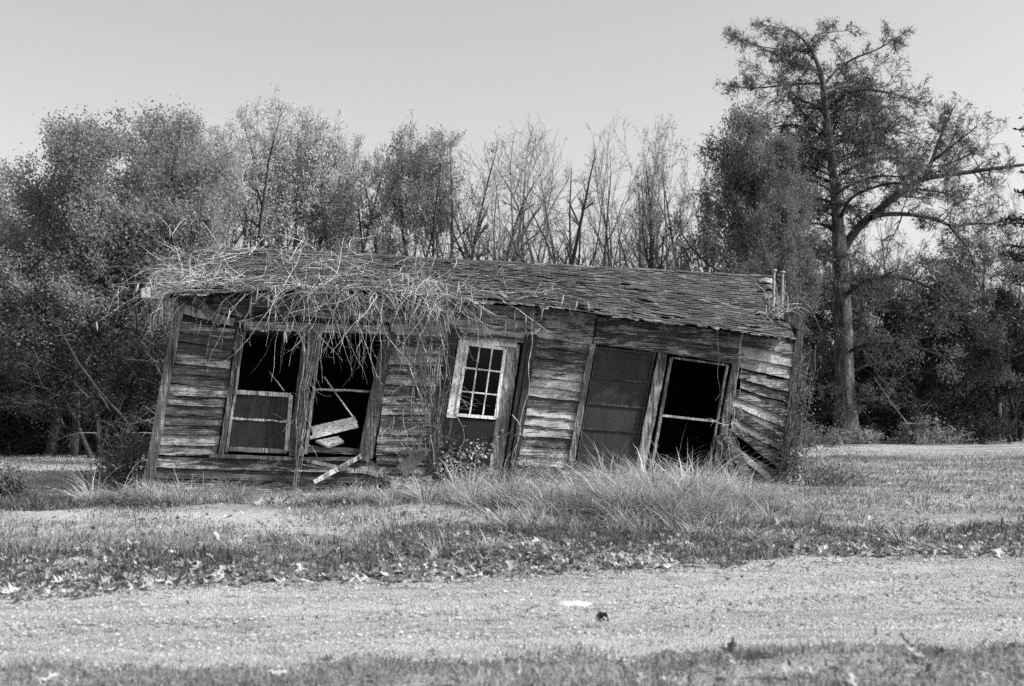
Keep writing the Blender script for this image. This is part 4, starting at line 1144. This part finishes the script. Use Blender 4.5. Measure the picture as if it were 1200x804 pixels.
tree('pale1', 362, 40, 136, "pale sparse tree right of the tallest pale one", GP, 3.0, .8)
tree('pale2', 424, 40, 172, "low wide pale tree above the middle of the vine tangle", GP, 4.4, .85)
tree('pale1', 494, 39, 152, "greyer sparse tree with upright fan of stems before the gap", GP, 5.4, .8, leafmat=M['leaf_mid'])
GB = "bare trees behind the roof"
tree('bare1', 545, 40, 160, "bare tree leaning outward, first of the leafless row", GB, .2, .75)
tree('bare2', 600, 41, 142, "bare tree with curving stems above the white door", GB, 1.2, .8)
tree('bare3', 636, 40, 136, "bare forked tree, centre of the leafless row", GB, 2.2, .8)
tree('bare1', 676, 43, 140, "bare tree with fine raised twigs right of the row centre", GB, 3.4, .75)
tree('bare2', 715, 42, 172, "short bare tree at the right end of the leafless row", GB, 4.6, .7)
GF = "twiggy trees left of the dark oak"
tree('fine1', 770, 40, 138, "twiggy broom-shaped tree left of the dark oak", GF, .7, .7)
tree('fine1', 812, 42, 165, "twiggy tree half hidden by the dark oak", GF, 2.7, .8)
tree('oak', 872, 38, 136, "dense dark rounded oak behind the right end of the roof", None, 2.2, .74)
tree('oak', 905, 41, 205, "lower dark oak between the rounded oak and the cypress", None, 3.9, .7)
GR = "wood edge trees right of the cypress"
tree('under2', 955, 50, 262, "dim tree right behind the two roof pipes", GR, .9, .9)
tree('fine1', 1030, 54, 235, "twiggy tree showing sky through it beside the cypress trunk", GR, 1.6, .9)
tree('under2', 1075, 52, 285, "grey leafy tree in the wood edge under the long cypress limb", GR, 2.3, 1.0)
tree('under2', 1135, 50, 262, "grey leafy tree rising between the cypress limb and the fir", GR, 3.1, .9)
tree('fine1', 1165, 56, 225, "tall thin twiggy tree behind the right wood edge", GR, 4.8, .8)
tree('under1', 1190, 47, 320, "dark tree at the right picture edge below the fir branches", GR, 4.0, 1.2, leafmat=M['leaf_dim'])
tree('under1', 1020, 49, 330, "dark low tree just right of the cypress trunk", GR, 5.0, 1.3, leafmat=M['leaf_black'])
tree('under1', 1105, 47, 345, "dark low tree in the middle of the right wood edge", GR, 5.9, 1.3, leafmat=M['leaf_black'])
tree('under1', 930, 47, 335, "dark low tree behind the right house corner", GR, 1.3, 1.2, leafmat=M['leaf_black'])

# slim trunks that stand out in the wood
for i, (px, Y, top, lean_, lab) in enumerate(((1166, 48, 300, .03, "slim dark trunk with a pale sunlit foot at the wood edge"), (1074, 46.5, 340, -.02, "short thick dark trunk behind the stump"), (1096, 52, 330, .01, "thin straight trunk deep between the stump and the brush"), (1060, 53, 335, .02, "thin trunk deep in the wood left of the stump"), (1192, 52, 330, 0., "thin trunk deep in the wood at the right picture edge"), (92, 36, 330, .06, "slim trunk in the shade left of the house"), (55, 38, 340, -.05, "slim leaning trunk in the shade near the left picture edge"))):
    G_ = Grow(300 + i); H = (HOR - top) / FPX * Y + CAMH
    Pp = dict(P_UNDER); Pp['kids'] = [5, 4]; Pp['start'] = [.5, .2]; Pp['ratio'] = [.3, .4]; Pp['wander'] = [.03, .12, .15, .15]
    G_.branch((0, 0, -.1), (lean_, 0, 1), H, .10 + .06 * (i in (0, 1)), 0, Pp)
    V, Q = join_np([segs_mesh(G_.thick, 7), segs_mesh(G_.thin, 3)]); r = empty("slim_tree", ((px - 600) / FPX * Y, Y, 0)); tag(r, lab, "tree", "slim trunks in the wood")
    link("trunk", mesh_np("slim_trunk", V, Q, np.full(len(V), .6), [M['bark_pale' if i in (0,) else 'bark']], True), r)

# ---- the big cypress
def cypress():
    Y0 = 44.0; base = at_depth(995, 525, Y0); base[2] = 0
    root = empty("cypress_tree", tuple(base)); tag(root, "tall bald cypress with flared trunk and long arching limbs", "tree")
    rng = rs(900); G_ = Grow(901)
    def cp(px, py, dy=0.0): p = at_depth(px, py, Y0 + dy); return p - base
    # trunk
    tp = [(993, 528, .50), (992, 512, .43), (991, 490, .36), (990, 460, .33), (989, 420, .31), (988, 380, .29), (986, 330, .27), (984, 290, .25), (981, 250, .20), (977, 210, .165), (972, 165, .14), (967, 125, .12), (964, 95, .095), (957, 70, .075), (945, 50, .055), (930, 36, .035), (920, 32, .02)]
    mb = MB(); P = np.array([cp(a, b) for a, b, _ in tp]); rr = np.array([c for _, _, c in tp])
    P = smoothp(P, 1); tt = np.linspace(0, 1, len(P)); rr = np.interp(tt, np.linspace(0, 1, len(tp)), rr)
    k = 18; T = np.gradient(P, axis=0); V = []
    for i in range(len(P)):
        h = P[i][2]
        for j in range(k):
            a = j / k * 2 * math.pi; fl = 1 + 0.32 * max(0, 1 - h / 2.2) * abs(math.sin(2.5 * a + .6)) ** .7 * 1.2 + 0.08 * math.sin(4 * a + h * .6)
            V.append(P[i] + rr[i] * fl * np.array([math.cos(a), math.sin(a), 0]))
    Q = [(i * k + j, i * k + (j + 1) % k, (i + 1) * k + (j + 1) % k, (i + 1) * k + j) for i in range(len(P) - 1) for j in range(k)]
    mb.add(V, Q, .75)
    mb.build("trunk", M['bark_rough'], root, True)
    # limbs seen in the photograph: points, start radius
    limbs = [
        ([(984, 300), (1000, 272), (1022, 252), (1040, 238), (1062, 222), (1080, 209), (1120, 204), (1160, 198), (1200, 193)], .15, 2.0),
        ([(1084, 208), (1092, 190), (1100, 165), (1108, 148), (1116, 128)], .07, 1.4),
        ([(1020, 254), (1045, 250), (1078, 252), (1100, 258), (1115, 266), (1140, 262), (1165, 262)], .085, 3.0),
        ([(1112, 264), (1125, 280), (1136, 292), (1143, 315)], .05, 2.4),
        ([(982, 262), (995, 232), (1015, 222), (1050, 212), (1075, 222), (1105, 225), (1130, 235)], .06, -2.4),
        ([(979, 228), (1000, 214), (1030, 205), (1060, 208)], .055, -2.0),
        ([(978, 210), (994, 198), (1020, 188), (1050, 184), (1080, 186)], .06, 1.6),
        ([(975, 195), (995, 184), (1015, 182), (1045, 172)], .04, -1.5),
        ([(976, 172), (990, 164), (1010, 164), (1032, 170)], .04, 1.5),
        ([(973, 145), (985, 133), (1000, 125), (1020, 122)], .04, 1.0),
        ([(969, 130), (984, 115), (1002, 105), (1030, 106), (1055, 112), (1080, 120)], .045, -1.2),
        ([(965, 100), (980, 82), (1000, 68), (1025, 60), (1045, 48), (1056, 42)], .045, .8),
        ([(966, 128), (945, 120), (925, 108), (905, 90)], .045, -1.0),
        ([(965, 98), (940, 98), (910, 101), (880, 104), (855, 100)], .04, 1.2),
        ([(962, 84), (940, 78), (905, 62), (875, 48), (862, 44)], .035, -.8),
        ([(955, 62), (935, 58), (910, 58), (880, 52)], .03, .8),
        ([(948, 52), (955, 40), (972, 38), (992, 36)], .025, .3),
        ([(940, 45), (925, 35), (908, 32), (896, 30)], .02, -.4),
        ([(1092, 190), (1110, 175), (1130, 160), (1145, 148)], .04, -1.0),
        ([(1095, 203), (1120, 188), (1152, 176)], .035, .8),
        ([(970, 160), (950, 140), (930, 122), (922, 100)], .03, 1.2),
        ([(976, 185), (955, 172), (925, 168), (900, 172), (870, 150)], .045, -1.6),
        ([(978, 215), (950, 204), (930, 203), (905, 215), (885, 225)], .055, 1.8),
        ([(982, 240), (960, 232), (930, 232), (905, 245), (880, 262)], .05, -2.4),
        ([(984, 275), (965, 262), (945, 262), (915, 272), (890, 280)], .06, 2.0),
        ([(985, 310), (965, 300), (945, 296), (920, 304), (895, 312)], .06, -2.0),
        ([(986, 330), (960, 330), (930, 338), (905, 350)], .055, -3.0),
        ([(987, 350), (1010, 330), (1040, 322), (1075, 330), (1105, 345), (1120, 365)], .07, -2.5),
        ([(988, 380), (1010, 368), (1050, 352), (1080, 352), (1110, 372)], .05, 3.0),
        ([(988, 392), (960, 382), (930, 388), (905, 405)], .05, 2.4),
        ([(989, 415), (1015, 402), (1050, 402), (1085, 410), (1120, 425)], .06, -3.0),
        ([(990, 430), (965, 425), (945, 440), (935, 470), (950, 505)], .05, 1.6),
        ([(990, 440), (1020, 425), (1060, 430), (1100, 440), (1140, 432)], .05, 2.2),
    ]
    for q in range(26):                        # thinner boughs all round the stem
        py = 60 + 300 * rng.rand() ** .9; sx = np.interp(py, [60, 125, 210, 290, 380], [952, 967, 977, 984, 988]); sg = rng.choice([-1, 1]); L = np.interp(py, [50, 110, 200, 300, 380], [40, 85, 110, 105, 80]) * rng.uniform(.5, 1.0)
        u_ = rng.uniform(.35, 1) * sg; dp = math.sqrt(1 - u_ * u_) * L / FPX * Y0
        limbs.append(([(sx, py), (sx + .25 * L * u_, py - .13 * L), (sx + .55 * L * u_, py - .20 * L), (sx + .8 * L * u_, py - .19 * L), (sx + L * u_, py - .12 * L)], .028 * (L / 80) + .008, dp))
    PS = dict(seg=[.3, .22, .18], kids=[6, 5], start=[.1, .1], wander=[.12, .16, .18, .2], trop=[.02, -.04, -.1], ang=[(30, 65), (30, 65)], ratio=[.45, .45], rmin=.008)
    for j in range(70):
        t = rng.uniform(.12, .75); i = int(t * (len(P) - 1)); a = rng.uniform(0, 6.28)
        G_.branch(P[i] + rr[i] * .8 * np.array([math.cos(a), math.sin(a), 0]), (math.cos(a), math.sin(a), rng.uniform(-.5, .5)), rng.uniform(.3, 1.7), rng.uniform(.012, .03), 0, PS)
    def sub(p, d, L, r, lev):
        G_.branch(p, d, L, r, lev, PS)
    for pts, r0, dep in limbs:
        n = len(pts); P = np.array([cp(x, y, dep * (i / (n - 1)) ** .8) for i, (x, y) in enumerate(pts)])
        P = smoothp(P, 2); rr = np.linspace(r0 * 1.15, r0 * .35, len(P)); 
        mbl = MB(); mbl.tube(P, rr, 7, .35); 
        l = mbl.build("limb", M['bark_dark'], root, True)
        Ltot = np.sum(np.linalg.norm(np.diff(P, axis=0), axis=1)); m = int(Ltot * 4.5) + 5
        for j in range(m):
            t = 0.15 + .85 * rng.rand(); i = min(int(t * (len(P) - 1)), len(P) - 2); p = lerp(P[i], P[i + 1], rng.rand()); d = P[i + 1] - P[i]; d /= np.linalg.norm(d)
            u = np.array([rng.normal(0, .8), rng.normal(0, .9), rng.normal(.05, .8)]); dd = d * .7 + u; dd /= np.linalg.norm(dd)
            sub(p, dd, (0.4 + 1.25 * rng.rand()) * (1.1 - .35 * t) * (.55 if pts[0][1] < 120 else 1), max(.010, rr[i] * .35), 0)
    V, Q = join_np([segs_mesh(G_.thick, 6)] + [segs_mesh(G_.thin, 3)]); link("twigs", mesh_np("cypress_twigs", V, Q, None, [M['twig_dark']]), root)
    tips = np.array(G_.tips); nL = 74000; k = rng.randint(0, len(tips), nL); b = tips[k]
    dens = vnoise(b[:, 0] * 1.0 + b[:, 1], b[:, 2] * 1.6, 1.4, 77); keep = dens + rng.rand(nL) * 1.5 > .12; b = b[keep]
    Pn = b + rng.normal(0, 1, (len(b), 3)) * [.10, .10, .09]; rnv = np.clip(.5 + .3 * vnoise(b[:, 0], b[:, 2], 1.1, 78) + .5 * (rng.rand(len(b)) - .5), 0, 1)
    V, Q, rn = leaf_quads(Pn, .10, rng, .28, .9, rnv)
    link("crown", mesh_np("cypress_crown", V, Q, rn, [M['leaf_cyp']]), root)
cypress()

# ---- fir reaching in at the right edge
def fir():
    Y0 = 30.0; x0 = (1238 - 600) / FPX * Y0; rng = rs(950); G_ = Grow(951); H = 9.0
    root = empty("fir_tree", (x0, Y0, 0)); tag(root, "black fir reaching in with layered boughs at the right edge", "tree")
    mb = MB(); mb.tube([(0, 0, -.1), (0, 0, 3), (.05, 0, 6), (0, 0, H)], [.2, .15, .09, .02], 10, .4); mb.build("trunk", M['bark'], root, True)
    pts = []; seg = []
    for i in range(60):
        z = 2.6 + (H - 2.6) * i / 60; L = 1.75 * (1 - (z - 2.6) / (H - 2.2)) ** .7 * rng.uniform(.75, 1.1); a = rng.uniform(0, 6.28); p = np.array([0, 0, z]); d = np.array([math.cos(a), math.sin(a), -.05])
        for s in range(8):
            q = p + d * L / 8; d[2] += .04; seg.append((*p, *q, .02, .015)); 
            for _ in range(int(30 * (1 - s / 14))):
                e = rng.normal(size=3) * [1, 1, .25]; pts.append(lerp(p, q, rng.rand()) + e * .16 * (1.2 - s / 9))
            p = q
    V, Q = segs_mesh(seg, 4); link("boughs", mesh_np("fir_boughs", V, Q, None, [M['twig']]), root)
    V, Q, rn = leaf_quads(np.array(pts), .13, rng, .35, .1); link("crown", mesh_np("fir_crown", V, Q, rn, [M['leaf_ever']]), root)
fir()

# ---- far wood: one dim mass of brush behind the trees
def far_wood():
    rng = rs(960); n = 150000
    P = []
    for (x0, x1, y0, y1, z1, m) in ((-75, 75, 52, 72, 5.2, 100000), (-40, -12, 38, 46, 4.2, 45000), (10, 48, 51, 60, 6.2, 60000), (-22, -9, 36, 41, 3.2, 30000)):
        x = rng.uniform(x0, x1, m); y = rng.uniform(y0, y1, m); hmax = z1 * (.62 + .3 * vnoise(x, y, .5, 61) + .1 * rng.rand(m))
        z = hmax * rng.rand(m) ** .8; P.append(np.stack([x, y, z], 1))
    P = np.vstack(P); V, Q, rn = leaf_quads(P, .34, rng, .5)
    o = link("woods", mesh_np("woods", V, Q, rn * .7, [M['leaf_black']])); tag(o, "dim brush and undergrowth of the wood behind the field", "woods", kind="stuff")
    S = []
    for i in range(420):
        x = rng.uniform(-45, 55); y = rng.uniform(46, 66); h = rng.uniform(3, 7.5); r = rng.uniform(.03, .09); l = rng.normal(0, .25, 2); S.append((x, y, -.1, x + l[0], y + l[1], h * .5, r, r * .8)); S.append((x + l[0], y + l[1], h * .5, x + l[0] * 1.5, y + l[1] * 2, h, r * .8, r * .3))
    V, Q = segs_mesh(S, 5); o = link("woods", mesh_np("woods_stems", V, Q, np.full(len(V), .5), [M['bark']])); tag(o, "crowded thin stems of the wood behind the field", "woods", kind="stuff")
far_wood()

# ---- shrubs
def shrub(px, py, w_, h_, nleaf, lsize, mat, label, seed, nst=22, stemr=.008, name="shrub", upright=.9, Y=None, stemmat=None, group=None):
    rng = rs(seed); c = on_ground(px, py) if Y is None else np.array([(px - 600) / FPX * Y, Y, 0])
    z0 = float(gh(c[0], c[1])); root = empty(name, (c[0], c[1], z0)); tag(root, label, "shrub", group)
    mb = MB(); tips = []
    for i in range(nst):
        a = rng.uniform(0, 6.28); rr = rng.rand() ** .5; p = np.array([math.cos(a) * w_ * .25 * rr, math.sin(a) * w_ * .2 * rr, -.02]); d = np.array([math.cos(a) * (1 - upright) * 3 * rr, math.sin(a) * (1 - upright) * 2.4 * rr, 1.0])
        P = arc(p, d, h_ * rng.uniform(.7, 1.25), .25, 9, .2, rng); mb.tube(P, np.linspace(stemr, stemr * .3, len(P)), 4, rng.rand()); tips += list(P[3:])
        for k in range(3):
            j = rng.randint(3, 9); Q = arc(P[j], rng.normal(0, 1, 3) + [0, 0, .4], h_ * .3, .3, 5, .3, rng); mb.tube(Q, stemr * .4, 3, rng.rand()); tips += list(Q[1:])
    mb.build("stems", stemmat or M['twig'], root)
    tips = np.array(tips); b = tips[rng.randint(0, len(tips), nleaf)] + rng.normal(0, .05 + h_ * .03, (nleaf, 3)); b[:, 2] = np.maximum(b[:, 2], 0.01)
    V, Q, rn = leaf_quads(b, lsize, rng, .6); link("foliage", mesh_np("shrub_foliage", V, Q, rn, [mat]), root)
shrub(150, 581, .75, .72, 2600, .055, M['leaf_dark'], "dark spiky shrub at the foot of the left corner board", 1, 30)
shrub(150, 560, .7, .8, 2000, .06, M['leaf_ever'], "black low bush in the shade behind the left corner", 2, 26, Y=27)
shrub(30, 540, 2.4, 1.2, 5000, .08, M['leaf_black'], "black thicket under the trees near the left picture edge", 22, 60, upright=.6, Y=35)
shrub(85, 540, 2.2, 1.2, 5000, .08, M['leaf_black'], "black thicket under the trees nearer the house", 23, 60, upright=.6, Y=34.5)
shrub(4, 592, .7, .40, 1500, .05, M['leaf_dark'], "low dark bush cut by the left picture edge", 3, 20)
shrub(522, 580, .55, .95, 1300, .055, M['leaf_shrub'], "light leaved sapling growing in front of the door sill", 4, 12)
shrub(560, 584, .4, .45, 250, .04, M['leaf_mid'], "sparse weed stalks below the white door", 14, 12)
shrub(640, 582, .9, .55, 900, .045, M['leaf_mid'], "dull weedy shrub under the wall right of the door", 15, 24)
shrub(975, 576, 1.2, .38, 1200, .04, M['leaf_dark'], "low bramble sprawling right of the house corner", 5, 44, upright=.6)
shrub(950, 577, .35, 1.0, 500, .04, M['leaf_dark'], "brambly growth climbing the right house corner", 6, 16, .008)
shrub(1000, 528, 1.8, .6, 2200, .08, M['leaf_mid'], "low weeds around the foot of the cypress", 7, 40, upright=.6, Y=43)
shrub(1085, 525, 2.4, .9, 1800, .08, M['leaf_mid'], "brush heap right of the stump at the wood edge", 8, 60, upright=.5, Y=44)
shrub(1130, 520, 2.2, 1.1, 1800, .08, M['leaf_dark'], "dark rounded bush at the wood edge", 9, 50, upright=.6, Y=46)
shrub(1160, 520, 1.6, 1.1, 2500, .08, M['leaf_ever'], "black bush nearest the right end of the wood edge", 10, 40, upright=.7, Y=45)
shrub(960, 528, 1.4, .8, 1600, .08, M['leaf_dark'], "dark weeds between the house and the cypress", 12, 36, upright=.7, Y=40)

# ivy on the right corner
rng = rs(970); root = empty("ivy", tuple(to_world(W(925, 575, -0.15))), HANG); tag(root, "leafy creeper covering the right corner post", "vine")
org = W(925, 575, -0.15); mb = MB(); tips = []
for i in range(26):
    x0 = rng.uniform(928, 950); P = []
    for t in np.linspace(0, rng.uniform(.4, 1), 12): P.append(W(float(x0 - 14 * (1 - t) + 22 * (t - .4) * .6 + rng.normal(0, 2.5)), 578 - 175 * t, -0.15 - .12 * rng.rand()) - org)
    mb.tube(smoothp(np.array(P), 1), .006, 4, rng.rand()); tips += P
mb.build("stems", M['twig'], root); tips = np.array(tips)
b = tips[rng.randint(0, len(tips), 1500)] + rng.normal(0, 1, (1500, 3)) * [.09, .07, .09]; V, Q, rn = leaf_quads(b, .045, rng, .7); link("foliage", mesh_np("ivy_foliage", V, Q, rn, [M['leaf_dim']]), root)

# stump-like post with a board, broken limb and the two pale scraps by the cypress
mb = MB(); c = at_depth(1072, 520, 43.5); mb.tube([(0, 0, 0), (0.02, 0, .35), (0, 0, .75)], [.16, .12, .12], 8, .4); mb.prism([(-.45, -.15, .80), (.42, -.15, .78), (.42, -.15, .73), (-.45, -.15, .75)], (0, .3, 0), .9)
o = mb.build("stump_table", M['bark_pale']); o.location = (c[0], c[1], 0); tag(o, "small stump with a board across it at the wood edge", "stump")
mb = MB(); a, b_ = at_depth(1024, 442, 43), at_depth(1066, 500, 43.5); mb.tube([a, lerp(a, b_, .5) + [0, 0, -.06], b_], [.018, .025, .03], 6, .6); o = mb.build("broken_limb", M['bark_pale']); tag(o, "pale broken limb slanting down right of the cypress trunk", "branch")
mb = MB(); c = at_depth(984, 514, 42); mb.prism([(-.08, 0, .42), (-.02, 0, .44), (.12, 0, .12), (.02, 0, .08)], (0, .03, 0), .9); o = mb.build("pale_scrap", M['white']); o.location = (c[0], c[1], 0); tag(o, "white splinter standing at the foot of the cypress", "scrap")
mb = MB(); mb.prism([(-.11, 0, .13), (.08, 0, .14), (.13, 0, .0), (-.12, 0, .0)], (0, .1, 0), .9); c = on_ground(961, 528); o = mb.build("pale_scrap", M['white']); o.location = (c[0], c[1], .02); tag(o, "small white lump lying on the grass left of the cypress", "scrap")

# ------------------------------------------------------------------ light and sky
EL, AZ = R(41), math.atan2(0.98, -0.2)          # azimuth clockwise from +Y
sd = Vector((math.sin(AZ) * math.cos(EL), math.cos(AZ) * math.cos(EL), math.sin(EL)))
ld = bpy.data.lights.new("sun", 'SUN'); ld.energy = 3.2; ld.angle = R(1.5); lo = bpy.data.objects.new("sun", ld); COL.objects.link(lo)
lo.rotation_euler = sd.to_track_quat('Z', 'Y').to_euler()
wd = bpy.data.worlds.new("World"); SC.world = wd; wd.use_nodes = True; nt = wd.node_tree
bg = nt.nodes["Background"]; bg.inputs[1].default_value = 0.15
sky = nt.nodes.new("ShaderNodeTexSky"); sky.sky_type = 'NISHITA'; sky.sun_disc = False; sky.sun_elevation = EL; sky.sun_rotation = AZ
sky.air_density = 1.0; sky.dust_density = 3.0; sky.ozone_density = 1.0
bw = nt.nodes.new("ShaderNodeRGBToBW"); nt.links.new(sky.outputs[0], bw.inputs[0]); nt.links.new(bw.outputs[0], bg.inputs[0])
vs = SC.view_settings; vs.view_transform = 'Standard'; vs.look = 'None'; vs.exposure = 0.75; vs.gamma = 1.0; vs.use_curve_mapping = False
SC.render.engine = 'CYCLES'; SC.cycles.use_denoising = False; SC.cycles.max_bounces = 6; SC.cycles.transparent_max_bounces = 8
SC.cycles.diffuse_bounces = 3; SC.cycles.glossy_bounces = 2; SC.cycles.sample_clamp_indirect = 3.0
